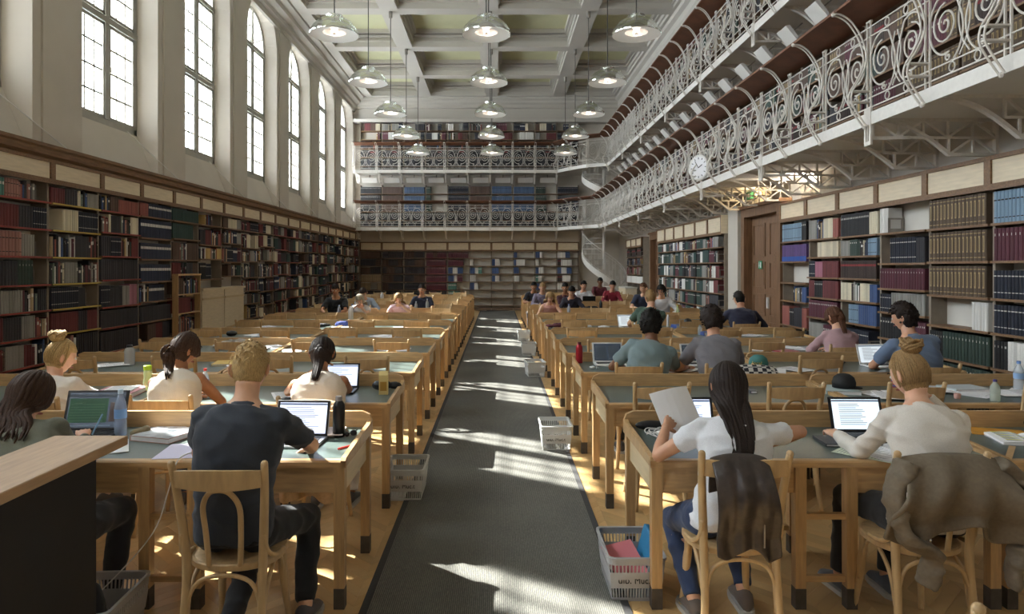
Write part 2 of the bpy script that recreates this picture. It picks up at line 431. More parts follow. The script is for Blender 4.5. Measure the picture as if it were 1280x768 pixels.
# ceiling: field panels, beams, coffer mouldings, cornices -----------------------
ce = MB().box(XL-.6, XR+.3, YF, YB+1, ZC+.52, ZC+1.1).build('ceiling', CEILG); struct(ce, 'coffered plaster ceiling with pale green fields', 'ceiling')
bx = [-5.35, -2.9, -.22, 2.45, 4.95]; by = [c+PITCH/2 for c in centres[:-1]]; by = [y-.1 for y in by]
by = [12.0+3.15*k for k in range(-5, 6)]; by[-1] = YB-.1
BW = .24
for k, x in enumerate(bx):
    w = BW if 0 < k < 4 else .3
    q = MB().box(x-w, x+w, YF, YB+.4, ZC, ZC+.519).box(x-w-.05, x+w+.05, YF, YB+.4, ZC+.1, ZC+.14).build('long_beam', CEILW, ce)
for y in by: MB().box(bx[0], bx[-1], y-.22, y+.22, ZC+.003, ZC+.519).build('cross_beam', CEILW, ce)
ys = by
for i in range(len(ys)-1):
    for k in range(4):
        x0 = bx[k]+(BW if k else .3); x1 = bx[k+1]-(BW if k < 3 else .3); y0 = ys[i]+.22; y1 = ys[i+1]-.22
        b = MB()
        for j, (d, za, zb) in enumerate(((.04, .16, .22), (.08, .30, .35), (.14, .40, .52))):
            b.box(x0, x0+d, y0, y1, ZC+za, ZC+zb); b.box(x1-d, x1, y0, y1, ZC+za, ZC+zb)
            b.box(x0+d, x1-d, y0, y0+d, ZC+za, ZC+zb); b.box(x0+d, x1-d, y1-d, y1, ZC+za, ZC+zb)
        b.build('coffer_moulding', CEILW, ce)
# left cornice (trim_1), right cornice, back cornice
prof = [(XL, 8.05), (XL+.05, 8.08), (XL+.06, 8.2), (XL+.14, 8.24), (XL+.16, 8.33), (XL+.3, 8.4), (XL+.33, 8.5), (XL+.48, 8.55), (XL+.52, ZC+.05), (XL, ZC+.05)]
o = MB().prism(prof, YF, YB+.4, 'y').build('trim_1', CEILW); struct(o, 'stepped plaster cornice along the top of the window wall', 'cornice')
prof = [(XR, 8.1), (XR-.05, 8.12), (XR-.08, 8.25), (XR-.12, 8.3), (XR-.14, 8.45), (XR-.25, 8.5), (XR-.27, ZC+.05), (XR, ZC+.05)]
o = MB().prism(prof, YF, YB+.4, 'y').build('trim_2', CEILW); struct(o, 'stepped plaster cornice above the upper right gallery', 'cornice')
prof = [(YB+.42, 7.62), (YB-.02, 7.62), (YB-.04, 7.74), (YB+.2, 7.78), (YB+.2, 8.2), (YB+.1, 8.24), (YB+.08, 8.34), (YB-.02, 8.4), (YB-.04, 8.48), (YB-.15, 8.53), (YB-.17, ZC+.05), (YB+.42, ZC+.05)]
o = MB().prism(prof, XL, XR, 'x').build('trim_3', CEILW); struct(o, 'plaster cornice above the far upper bookshelves', 'cornice')

o = MB().box(-5.6, 3.3, YB+.02, YB+.42, 2.77, 3.24).build('trim_7', PLASTER); struct(o, 'pale wall strip above the far ground floor bookcases', 'wall')
# wooden cornice on the left bookcases
XB = -5.57
prof = [(XL, 3.09), (XB-.02, 3.09), (XB+.0, 3.11), (XB+.04, 3.13), (XB+.05, 3.2), (XB+.08, 3.22), (XB+.08, 3.26), (XL, 3.26)]
o = MB().prism(prof, YF, YB, 'y').build('trim_4', DWOODH); struct(o, 'dark wooden cornice running over the left bookcases', 'cornice')
o = MB().box(XL-.0, XL+.02, YF, YB, 3.26, 3.29).build('trim_5', METAL); struct(o, 'thin metal strip at the foot of the window sills', 'trim')
# ================================================================== bookcases and books
SHEET = mat('grey_white_back', 'D0CCC3', .8, kind='noise', scale=3, amt=.05)
REDR = mat('red_shelf_rail', '8E3A34', .6); YELR = mat('yellow_shelf_rail', 'B7A24A', .6)
BC = {'navy': '26304A', 'midnight blue': '1C2233', 'dark teal': '24443F', 'black': '1F1E20', 'charcoal': '35333A', 'maroon': '5E2032', 'dark red': '6E2427', 'brick red': '9C4A3A',
      'rose': 'A56A5C', 'grey': '8B8880', 'cream': 'CFC2A0', 'white': 'D9D6CF', 'brown': '5A4030', 'dark brown': '3B2A22', 'light blue': '6F93AE', 'blue': '36558A', 'green': '3F6B4A',
      'dark green': '2C4237', 'yellow': 'C29B3C', 'orange': 'B5642E', 'purple': '5B3A7C', 'old leather': '5B4630', 'tan': 'A58A60', 'teal': '3E8577', 'pink': 'B06078', 'grey green': '6E7F70', 'steel blue': '42648C'}
def dull(h, k=.72, f=1.05):                              # the cloth bindings are all rather faded
    c = hexc(h); l = .3*c[0]+.59*c[1]+.11*c[2]
    return tuple((l+(x-l)*k)*f for x in c[:3])+(1,)
SETS = {'N': ('navy', 'w'), 'n': ('midnight blue', 'g'), 'T': ('dark teal', ''), 'K': ('charcoal', ''), 'k': ('black', 's'), 'M': ('maroon', 's'), 'm': ('dark brown', 'r'), 'R': ('dark red', ''), 'P': ('rose', 'k'), 'G': ('grey', ''),
        'C': ('cream', ''), 'B': ('brown', ''), 'b': ('light blue', 'k'), 'u': ('blue', ''), 'g': ('dark green', 's'), 'O': ('old leather', 'o'), 'v': ('purple', 'u'), 'Y': ('yellow', ''), 't': ('tan', 'k'), 'e': ('teal', 'w'), 'p': ('pink', ''), 'r': ('brick red', ''), 'W': ('white', ''), 'q': ('steel blue', 'k')}
MIXC = ['charcoal', 'black', 'navy', 'dark red', 'brown', 'grey', 'cream', 'rose', 'maroon', 'dark green', 'brick red', 'dark brown', 'yellow', 'blue', 'white', 'charcoal', 'dark teal', 'grey green', 'tan']
UPR = mat('shelf_upright', '8A7E70', .55, kind='noise', scale=8, amt=.1)
BOOKS = []; BENDS = []
rb = random.Random(5)
def fill(code, M, x0, x1, z, gap, wall, bay, sh, dep=.2):
    if not code: return
    n = len(code); x = x0; k = 0
    cuts = [x0+(x1-x0)*(i+1)/n+(rb.uniform(-.05, .05) if i < n-1 and code[i] != code[min(i+1, n-1)] else 0) for i in range(n)]
    hs = min(gap-.022, .31)
    for i, ch in enumerate(code):
        if ch == '.':
            if i and code[i-1] != '.': BENDS.append((M, x+.004, z, wall, bay, sh))
            x = cuts[i]; continue
        if ch == 'X': tw = None
        else:
            cn, st = SETS[ch]; rr = random.Random(ord(ch)*7+bay*3+sh); tw = .058 if ch == 'O' else rr.uniform(.036, .055); th = hs*(1 if ch == 'O' else rr.uniform(.86, 1.0)); td = rr.uniform(.16, .2)
        while x < cuts[i]-.02:
            if ch == 'X':
                cn = rb.choice(MIXC); st = rb.choice(['', '', 's', 'k', 'w']); w = rb.uniform(.02, .055); h = hs*rb.uniform(.72, 1); d = rb.uniform(.13, .2)
            else: w, h, d = tw, th, td
            if x+w > x1: break
            BOOKS.append(dict(M=M, x=x, w=w-.0012, h=h, d=d, z=z, c=cn, s=st, wall=wall, bay=bay, sh=sh, i=k, j=rb.uniform(0, .012) if ch == 'X' else rb.uniform(0, .003), t=rb.uniform(.82, 1.16)))
            x += w; k += 1
BCACHE = {}
def bmesh_of(key, fn):
    if key not in BCACHE: BCACHE[key] = fn()
    return BCACHE[key]
def bookcase(M, w, zs, ztop, fz, dep, label, group, wall, bay, codes, back=True, rail=None, plinth=.1, z0=0, cat='bookcase', fdep=None):
    """local: x across, -y towards the reader, z up; zs shelf heights top down; fz (z0,z1) of the frieze or None"""
    root = O('bookcase'); root.matrix_world = M; tag(root, label, cat, group)
    t = .018; wk = round(w, 3); top = fz[1] if fz else ztop
    sp = bmesh_of(('side', dep, z0, top), lambda: MB().box(0, t, .05, dep, z0, top).mesh('side_panel', UPR))
    O('side_panel', sp, root, (0, 0, 0)); O('side_panel', sp, root, (w-t, 0, 0))
    O('back_panel', bmesh_of(('back', wk, dep, z0, top), lambda: MB().box(t, w-t, dep-.012, dep, z0, top).mesh('back_panel', SHEET)), root)
    O('plinth', bmesh_of(('pl', wk, z0), lambda: MB().box(t, w-t, .02, .04, z0, z0+plinth).mesh('plinth', DWOOD)), root)
    sm_ = bmesh_of(('shelf', wk, dep), lambda: MB().box(t, w-t, 0, dep-.012, -.024, 0).mesh('shelf', DWOODH))
    for i, z in enumerate(zs):
        s_ = O('shelf', sm_, root, (0, 0, z))
        if rail:
            rm = {'r': REDR, 'y': YELR}[rail]
            O('shelf_rail', bmesh_of(('rail', wk, rail), lambda: MB().box(t, w-t, -.004, 0, -.02, -.002).mesh('shelf_rail', rm)), s_)
        c = codes[i] if i < len(codes) else ''
        gap = (zs[i-1]-.024 if i else ztop)-z
        fill(c, M, t+.008, w-t-.008, z, gap, wall, bay, i)
    if fz:
        O('frieze_frame', bmesh_of(('ff', wk, fz), lambda: MB().box(-.0, w, -.02, .02, fz[0]-.03, fz[0]+.03).box(0, w, -.02, .02, fz[1]-.04, fz[1]).box(0, .045, -.02, .02, fz[0]+.03, fz[1]-.04).box(w-.045, w, -.02, .02, fz[0]+.03, fz[1]-.04).mesh('frieze_frame', DWOODH)), root)
        O('frieze_panel', bmesh_of(('fp', wk, fz), lambda: MB().box(.045, w-.045, .0, .015, fz[0]+.03, fz[1]-.04).mesh('frieze_panel', CREAM)), root)
        O('top_board', bmesh_of(('tb', wk, fz, dep), lambda: MB().box(0, w, 0.02, dep, fz[1]-.02, fz[1]).mesh('top_board', DWOODH)), root)
    return root
def Mx(x, y, z, deg): return Matrix.Translation((x, y, z)) @ Matrix.Rotation(math.radians(deg), 4, 'Z')

# left wall: bays of 1.07 m ------------------------------------------------------
LZ = [2.56, 2.22, 1.88, 1.54, 1.22, .90, .57, .23]
LC = {1: (['ePX.', 'GRKn', 'PPG.', 'KKg.', 'KGXK', 'RKGX', 'XGRX', 'KKKK'], 'r'), 2: (['RKXG', '.Cnn', 'XXKX', 'XGXX', 'nnK.', 'RRKR', 'KXKK', 'KX'], 'y'),
      3: (['XBrr', 'XKXC', 'KnXR', 'KKKK', 'nKGp', 'KKKK', 'KKKK', 'KK'], 'r'), 4: (['rNNN', 'NNNN', 'NNNN', 'NNNN', 'XNN.', 'KKKK', '.BRK', 'KK'], None),
      5: (['TTTT', 'TTT.', 'BXBB', 'RXKB', 'BXY.', 'XX.R', 'XX', ''], None), 6: (['.X..', 'KRXX', 'XYXY', 'kn..', '', '', '', ''], None)}
def rcode(r, n=4, pe=.12):
    return ''.join(r.choice('XXXXKGTRBnNMC.' if r.random() > pe else '...') for _ in range(n))
r_ = random.Random(21)
bay = 0; y = 7.46-1.07
while y < YB-.4:
    w = min(1.07, YB-.02-y)
    cs, rl = LC.get(bay, ([rcode(r_) for _ in range(8)], r_.choice([None, None, 'r'])))
    zs = LZ if bay < 3 else [z+r_.choice([-.04, -.02, 0, .03]) if 0 < i < 7 else z for i, z in enumerate(LZ)]
    if bay == 6: cs = cs[:4]; 
    if bay in (6, 7): zs = zs[:4]; cs = cs[:4]
    q = bookcase(Mx(XB, y, 0, 90), w, zs, 2.8, (2.82, 3.09), .27, 'tall dark wooden bookcase under the windows, %s from the left picture edge' % ordn(max(0, bay-1)) if bay else 'tall dark wooden bookcase just outside the left picture edge', 'wall bookcases under the windows', 'left', bay, cs, rail=rl)
    if bay in (6, 7):                                  # low cream cupboard front in place of the lower shelves
        O('cupboard_front', bmesh_of(('cf', w), lambda: MB().box(.02, w-.02, -.015, .01, .1, 1.3).box(0, w, -.05, .27, 1.3, 1.34).mesh('cupboard_front', CREAM)), q)
        O('front_rail', bmesh_of(('cr', w), lambda: MB().box(.02, w-.02, -.03, -.015, 1.12, 1.16).box(.02, w-.02, -.03, -.015, .14, .18).mesh('front_rail', OAKP)), q)
    y += 1.07; bay += 1
# low oak book stand projecting in front of the bay beside the cupboards
q = O('book_stand', None, None, (-5.46, 11.66, 0), rz=PI/2); tag(q, 'low oak book stand projecting from the left bookcases beside the cream cupboard', 'bookcase')
MB().box(0, .02, 0, .10, 0, 1.6).build('side_panel', OAKV, q); MB().box(.86, .88, 0, .10, 0, 1.6).build('side_panel', OAKV, q)
MB().box(-.01, .89, -.01, .10, 1.6, 1.63).build('top_board', OAK, q)
M_ = Mx(-5.46, 11.66, 0, 90)
for i, (z, c) in enumerate(((1.28, 'BXX'), (.95, 'RR.'), (.62, 'XX.'), (.3, 'KX'))):
    MB().box(.02, .86, 0, .10, z-.02, z).build('shelf', OAK, q); fill(c, M_, .03, .85, z, .3, 'stand', 90, i)

# right wall, near run: bays of .97 m ------------------------------------------------
XRF = 4.75
RC = {1: (['bbbb', 'MMnn', 'nnnn', 'nnuX', 'kWrW', 'ggX', 'KK'], [2.17, 1.81, 1.45, 1.12, .78, .45, .15]),
      2: (['OOOO', 'OOOO', 'OOOO', '...W', 'kggg', 'gggg', 'KK'], [2.17, 1.81, 1.45, 1.12, .78, .45, .15]),
      3: (['W...', '.nnnK', 'MMMM', 'nGGG', 'kkMM', 'gggK', 'KK'], [2.17, 1.80, 1.49, 1.2, .88, .5, .15]),
      4: (['kkkC', 'GgXb', 'mmmm', 'CXCu', '.buu', 'nnn.', 'KK'], [2.17, 1.90, 1.60, 1.30, 1.0, .62, .25]),
      5: (['GXCr', '.CCC', 'npRR', 'RkRR', 'MMMM', 'GGMM', 'KK'], [2.17, 1.90, 1.6, 1.3, 1.0, .6, .25]),
      6: (['bbbk', 'vvvv', '', '..Xu', 'rkKr', 'XX', 'KX'], [2.17, 1.84, 1.5, 1.2, .8, .5, .2])}
for j in range(0, 7):
    y1 = 5.62+.977*j
    cs, zs = RC.get(j, (['XXXX', 'XXXX', 'OOOO', 'nnnn', 'KKKK', 'XXXX', 'K'], [2.17, 1.81, 1.45, 1.12, .78, .45, .15]))
    bookcase(Mx(XRF, y1, 0, -90), .977, zs, 2.5, (2.52, 2.82), .24, 'brown bookcase with cream frieze right of the double door, %s' % ('just outside the right picture edge' if j == 0 else ordn(6-j)+' from the door'), 'bookcases right of the double door', 'right', j, cs)
# beyond the door
r_ = random.Random(77)
for j in range(6):
    y1 = 14.0+.95*(j+1)
    cs = ['gTGX' if r_.random() < .35 else ''.join(r_.choice('XXGTTKMWkgn') for _ in range(4)) for _ in range(7)]
    if j == 0: cs = ['XG.', 'MX.', 'XWR.', 'WR.', 'KK.', 'KK.', 'X']
    q = bookcase(Mx(4.6, y1, 0, -90), .95, [2.17, 1.85, 1.52, 1.2, .88, .55, .22], 2.42, (2.45, 2.82), .39, 'brown bookcase with cream frieze between the two doors, %s from the near door' % ordn(j), 'bookcases between the two doors', 'right', 10+j, cs)
    if j == 0: MB().box(.951, .962, -.02, .39, 2.44, 2.82).build('end_panel', CREAM, q)
for j in range(3):
    bookcase(Mx(4.75, 22.5+.9*(j+1), 0, -90), .9, [2.1, 1.8, 1.5, 1.2], 2.4, (2.45, 2.75), .24, 'narrow bookcase beyond the far doorway, %s from the doorway' % ordn(j), 'bookcases beside the spiral stair', 'right', 20+j, ['mm.', 'nX.', 'RX.', 'W'])
q = O('low_cabinet', None, None, (4.35, 23.2, 0)); tag(q, 'low cream cabinet standing beside the spiral stair', 'cabinet')
MB().box(0, .38, 0, 1.3, .04, 1.02).build('body', CREAM, q); MB().box(-.012, 0, .02, .64, .08, .98).build('door', CREAM, q); MB().box(-.012, 0, .66, 1.28, .08, .98).build('door', CREAM, q); MB().box(-.02, .4, -.02, 1.32, 1.02, 1.06).build('top', SHEET, q)

# back wall, three levels --------------------------------------------------------
BKX = [-5.57+.886*i for i in range(10)]
BZ = [2.12, 1.80, 1.48, 1.16, .83, .5, .18]
bk1 = [['BBBB', 'KKKB', 'BBKK', 'tttt', 'tt.t', 'KKKK', 'KK'], ['nKKK', 'BKKB', 'KBKK', 'BBKK', 'BKKK', 'KKKK', 'KK'], ['BBKK', 'KKBB', 'KKKK', 'KKBB', 'nnnK', 'nnnn', 'KK'], ['MBMM', 'MMMM', 'MMMM', 'MMMM', 'MMMM', 'MMKK', 'KK'], ['MMMM', 'MMM.', 'uWu.', 'uWM.', 'e..', 'e.', ''],
       ['', 'W....', 'uWe..', 'W....', 'uW...', '', ''], ['....', 'uW....', 'uu....', 'uW....', '', '', ''], ['u....', 'uWW...', 'u....', 'W....', '', '', ''], ['uW....', 'W.....', 'uW....', 'eW....', 'u....', '', ''], ['WWu..', 'mWW..', 'uWu..', 'mWW..', 'WW...', '', '']]
for i, x in enumerate(BKX):
    bookcase(Mx(x, YB, 0, 0), .886, BZ, 2.4, (2.42, 2.76), .3, 'brown bookcase at the far end under the lower gallery, %s from left' % ordn(i), 'far end bookcases on the ground floor', 'back', 40+i, bk1[i], rail='r' if i in (3,) else None)
rowd = random.Random(4)
lv1 = ['kkkk', 'BBBB', 'qqqq', 'g...', 'nnnn', 'BBBB', 'qqqq', 'qqqq', 'gg..', 'nnnn']
for i, x in enumerate(BKX):
    c = lv1[i]
    bookcase(Mx(x, YB, 3.3, 0), .886, [1.42, 1.05, .7, .35, .05], 1.78, None, .3, 'dark gallery bookcase at the far end on the first gallery, %s from left' % ordn(i), 'far end bookcases on the first gallery', 'back', 60+i, [c, c, c, 'kkkk', 'kKkn'])
    bookcase(Mx(x, YB, 5.55, 0), .886, [1.72, 1.36, 1.0, .65, .3, .05], 2.08, None, .3, 'dark gallery bookcase at the far end on the top gallery, %s from left' % ordn(i), 'far end bookcases on the top gallery', 'back', 80+i, [rcode(r_, 4, .3).replace('T', 'W'), rcode(r_, 4, .2).replace('N', 'W'), 'KkXk', 'kkmk', 'kKkk', 'kkkk'])
# right wall galleries
r_ = random.Random(31)
for lvl, z0, gl, ya in ((0, 3.3, 'lower', 4.2), (1, 5.55, 'upper', 7.9)):
    j = 0; y = ya
    while y < 23.6:
        cs = [''.join(r_.choice('OBmBMKkXOgB') for _ in range(4)) for _ in range(5)]
        if lvl == 0 and y < 6.2: cs = ['OOBB', 'BOOB', 'OmOM', 'OBOO', 'OOO.']
        elif lvl == 0 and y < 7.2: cs = ['OOXB', 'OMMM', 'MMMO', 'OOOO', 'OOOO']
        bookcase(Mx(XR-.28, y+.93, z0, -90), .93, [1.6, 1.22, .84, .45, .06], 1.95, None, .26, 'dark bookcase on the %s right gallery behind the scroll railing, %s from the near end' % (gl, ordn(j)), '%s right gallery bookcases' % gl, 'gallery', 100+lvl*40+j, cs)
        y += .93; j += 1

# books: the 300 largest in view become objects, the rest one mesh --------------------
BM = {}
GOLD = (hexc('A88B4A')); SILV = hexc('B8B4AC'); WHT = hexc('D8D6D0'); BLK = hexc('26201C'); RED = hexc('8B2F32'); BLU = hexc('2F57A8')
TANC = hexc('9C8660'); LEA = hexc('4A3828')
BANDS = {'w': [(.62, .78, WHT, .12, .88)], 'g': [(.2, .23, SILV, .1, .9), (.78, .82, SILV, .1, .9)], 's': [(.76, .84, SILV, .25, .75)], 'k': [(.15, .18, BLK, .1, .9), (.7, .74, BLK, .1, .9)], 'r': [(.68, .8, RED, .1, .9)],
         'o': [(.10, .13, TANC, .1, .9), (.28, .80, TANC, .2, .8), (.34, .74, LEA, .32, .68), (.88, .91, TANC, .1, .9)], 'u': [(.02, .3, BLU, .05, .95)], '': []}
BOOKM = attr_mat('book_cloth', .6, .14, 60, (1, 1, 1)); PAGEC = hexc('C9BFA6')
def scl(c, t): return (c[0]*t, c[1]*t, c[2]*t, 1)
def unit_book(c, st):                                  # 1x1x1: x thickness, y depth (0 = spine), z height
    b = MB(); b.col = c
    b.loft([[(0,.08,z), (.15,.02,z), (.5,0,z), (.85,.02,z), (1,.08,z), (1,1,z), (.88,1,z), (.88,.1,z), (.12,.1,z), (.12,1,z), (0,1,z)] for z in (0, 1)])
    b.col = PAGEC; b.box(.12, .88, .1, .97, .02, .975)
    for n, (z0, z1, cc, xa, xb) in enumerate(BANDS[st]):
        b.col = cc; f = -.006-.004*n; b.loft([[(xa,.03+f,z), (.5,f,z), (xb,.03+f,z), (.5, .06, z)] for z in (z0, z1)])
    return b
def proj(p): return (VX+p.x*F/p.y, VY-(p.z-EYE)*F/p.y)
for q in BOOKS:
    p = q['M'] @ Vector((q['x']+q['w']/2, 0, q['z']+q['h']/2)); q['p'] = p
    a = q['M'] @ Vector((q['x'], 0, q['z'])); b_ = q['M'] @ Vector((q['x']+q['w'], 0, q['z']))
    if p.y < 1 or q['wall'] not in ('left', 'right'): q['a'] = 0; continue
    px, py = proj(p); wpx = abs(proj(a)[0]-proj(b_)[0])
    q['a'] = wpx*q['h']*F/p.y if (2 < px < 1279 and py < 445 and not (1060 < px < 1170 and py > 385)) else 0
big = sorted([q for q in BOOKS if q['a'] > 0], key=lambda q: -q['a'])[:300]; bigid = set(id(q) for q in big)
WL = {'left': 'left-wall', 'right': 'right-wall'}
for q in big:
    key = (q['c'], q['s'], round(q['t'], 1))
    if key not in BM: BM[key] = unit_book(scl(dull(BC[q['c']]), q['t']), q['s']).mesh('book', BOOKM)
    o = O('book', BM[key]); o.matrix_world = q['M'] @ Matrix.Translation((q['x'], .02+q['j'], q['z'])) @ Matrix.Diagonal((q['w'], q['d'], q['h'], 1))
    where = ('bookcase %s from the left edge' % ordn(max(0, q['bay']-1))) if q['wall'] == 'left' else ('bookcase %s from the door' % ordn(6-q['bay']) if q['bay'] < 10 else 'far bookcase')
    tag(o, '%s book, %s along shelf %s from top, %s %s' % (q['c'], ordn(q['i']), ordn(q['sh']), WL[q['wall']], where), 'book', 'books on the %s-hand wall shelves' % q['wall'])
b = MB()
for q in BOOKS:
    if id(q) in bigid: continue
    M = q['M']; x, w, z, h, d = q['x'], q['w'], q['z'], q['h'], q['d']; y0 = .02+q['j']
    P = lambda x, y, z: M @ Vector((x, y, z))
    b.col = scl(dull(BC[q['c']]), q['t'])
    b.add([P(x,y0+.009,z), P(x+w/2,y0,z), P(x+w,y0+.009,z), P(x+w,y0+d,z), P(x,y0+d,z), P(x,y0+.009,z+h), P(x+w/2,y0,z+h), P(x+w,y0+.009,z+h), P(x+w,y0+d,z+h), P(x,y0+d,z+h)],
          [(0,1,6,5), (1,2,7,6), (2,3,8,7), (4,0,5,9), (5,6,7,8,9)])
    for n, (z0, z1, cc, xa, xb) in enumerate(BANDS[q['s']]):
        b.col = cc; za, zb = z+h*z0, z+h*z1; f = -.001-.0008*n
        b.add([P(x+w*xa,y0+.005+f,za), P(x+w/2,y0+f,za), P(x+w*xb,y0+.005+f,za), P(x+w*xa,y0+.005+f,zb), P(x+w/2,y0+f,zb), P(x+w*xb,y0+.005+f,zb)], [(0,1,4,3), (1,2,5,4)])
o = b.build('shelved_books', BOOKM); tag(o, 'rows of smaller and farther books filling the shelves', 'books', None, 'stuff')
# metal book ends
bm0 = MB().box(0, .004, 0, .19, 0, .05).box(0, .004, 0, .19, .16, .18).box(0, .004, 0, .03, .05, .16).box(0, .004, .16, .19, .05, .16).box(0, .13, .02, .17, 0, .003).mesh('book_end', METAL)
used = {}
for (M, x, z, wall, bay, sh) in BENDS:
    o = O('book_end', bm0); o.matrix_world = M @ Matrix.Translation((x+.002, .02, z))
    if wall == 'left': w_ = 'left bookcase %s from the picture edge' % ordn(max(0, bay-1))
    elif wall == 'right': w_ = ('bookcase %s right of door' % ordn(6-bay)) if bay < 10 else ('bookcase %s beyond near door' % ordn(bay-10) if bay < 20 else 'bookcase %s by stair' % ordn(bay-20))
    elif wall == 'back': w_ = ['ground', 'mid', 'top'][(bay-40)//20]+' level far bookcase %s from left' % ordn((bay-40)%20)
    elif wall == 'gallery': w_ = ['lower', 'upper'][(bay-100)//40]+' gallery bookcase %s' % ordn((bay-100)%40)
    else: w_ = 'low oak book stand'
    k = (w_, sh); used[k] = used.get(k, 0)+1
    tag(o, 'grey book end, shelf %s from top, %s%s' % (ordn(sh), w_, '' if used[k] == 1 else ', %s' % ordn(used[k]-1)), 'book end', 'metal book ends')
# ================================================================== galleries
BAY = .93
def bar(b, p, q, w=.028, d=.02, up=(0, 1, 0)):
    p, q = Vector(p), Vector(q); t = (q-p).normalized(); u = Vector(up); n = t.cross(u).normalized()
    b.loft([[c+n*a*w/2+u*e*d/2 for a, e in ((-1,-1), (1,-1), (1,1), (-1,1))] for c in (p, q)])
def spiral(cx, cz, r0, r1, a0, turns, n=34):
    return [(cx+(r0+(r1-r0)*(i/n)**1.1)*math.cos(a0+turns*2*PI*i/n), 0, cz+(r0+(r1-r0)*(i/n)**1.1)*math.sin(a0+turns*2*PI*i/n)) for i in range(n+1)]
def scroll_panel():
    b = MB(); R = .0085
    for z in (.05, .14, .70, .79): b.tube([(0, 0, z), (BAY, 0, z)], .0075, 4)
    def ringm(x, z, r): b.tube([(x+r*math.cos(2*PI*i/10), 0, z+r*math.sin(2*PI*i/10)) for i in range(10)], .006, 4, closed=True)
    for s in (-1, 1):
        c = BAY/2; X = lambda x: c+s*x
        sp = spiral(.235, .445, .012, .165, 0, 2.25)
        # the spiral opens outwards, over the top and down towards the middle
        tail = [(.235, 0, .60), (.12, 0, .66), (.02, 0, .60), (-.05, 0, .45), (-.03, 0, .28), (.05, 0, .19), (.12, 0, .165)]
        b.tube([(X(p[0]), 0, p[2]) for p in sp], R, 5)
        e = [(.235, 0, .28)]
        loop = [(.235+.205*math.cos(a), 0, .45+.235*math.sin(a)) for a in [(-PI*.55)+i*PI*2*.62/16 for i in range(17)]]
        loop += [(.03, 0, .45), (.02, 0, .33), (.06, 0, .22), (.13, 0, .15)]
        b.tube([(X(p[0]), 0, p[2]) for p in catmull(loop, 3)], R, 5)
        b.tube([(X(p[0]), 0, p[2]) for p in catmull([(-.02, 0, .62), (-.07, 0, .45), (-.03, 0, .28), (.06, 0, .16)], 5)], .007, 4)
        b.tube([(X(p[0]), 0, p[2]) for p in spiral(.2, .185, .008, .04, 0, 1.3, 12)], .007, 4)
        ringm(X(.15), .745, .036); ringm(X(.15), .095, .036); 
        for zz in (.14, .70): b.ball((X(.15), 0, zz), .013, 6, 4)
    return b.mesh('scroll_panel', IRON)
SP = scroll_panel()
def post_mesh():
    b = MB()
    for dx in (-.03, .03): b.box(dx-.008, dx+.008, -.008, .008, -.1, .84)
    S_ = catmull([(0,-.36,.905), (0,-.30,.90), (0,-.19,.83), (0,-.08,.66), (0,-.045,.47), (0,-.11,.31), (0,-.18,.20), (0,-.194,.10), (0,-.14,.0), (0,-.05,-.12)], 4)
    for dx in (-.028, .028): b.tube([(dx, p[1], p[2]) for p in S_], 0.0095, 5)
    for z, d in ((.2, -.18), (.1, -.19)): b.box(-.03, .03, d, 0, z-.006, z+.006)
    b.ball((0,-.36,.91), .02, 6, 4); b.ball((0,-.05,-.13), .022, 6, 4); b.box(-.045, .045, -.01, .01, .83, .85)
    return b.mesh('post', IRON)
PM = post_mesh()
LM = MB().add([(0,-.36,.915), (BAY,-.36,.915), (BAY,.05,.87), (0,.05,.87), (0,-.36,.94), (BAY,-.36,.94), (BAY,.05,.895), (0,.05,.895)], [(0,3,2,1),(4,5,6,7),(0,1,5,4),(1,2,6,5),(2,3,7,6),(3,0,4,7)]).mesh('ledge_board', LEDGE)
def rail_run(root, p0, p1, n, last=True):
    p0, p1 = Vector(p0), Vector(p1); d = p1-p0; L = d.length/n; ang = math.atan2(d.y, d.x)
    for i in range(n):
        p = p0+d*i/n
        for me in (SP, LM): O(me.name.split('.')[0], me, root, p, rot=(0, 0, ang), scale=(L/BAY, 1, 1.085))
        O('post', PM, root, p, rot=(0, 0, ang), scale=(1, 1, 1.085))
    if last: O('post', PM, root, p1, rot=(0, 0, ang), scale=(1, 1, 1.085))
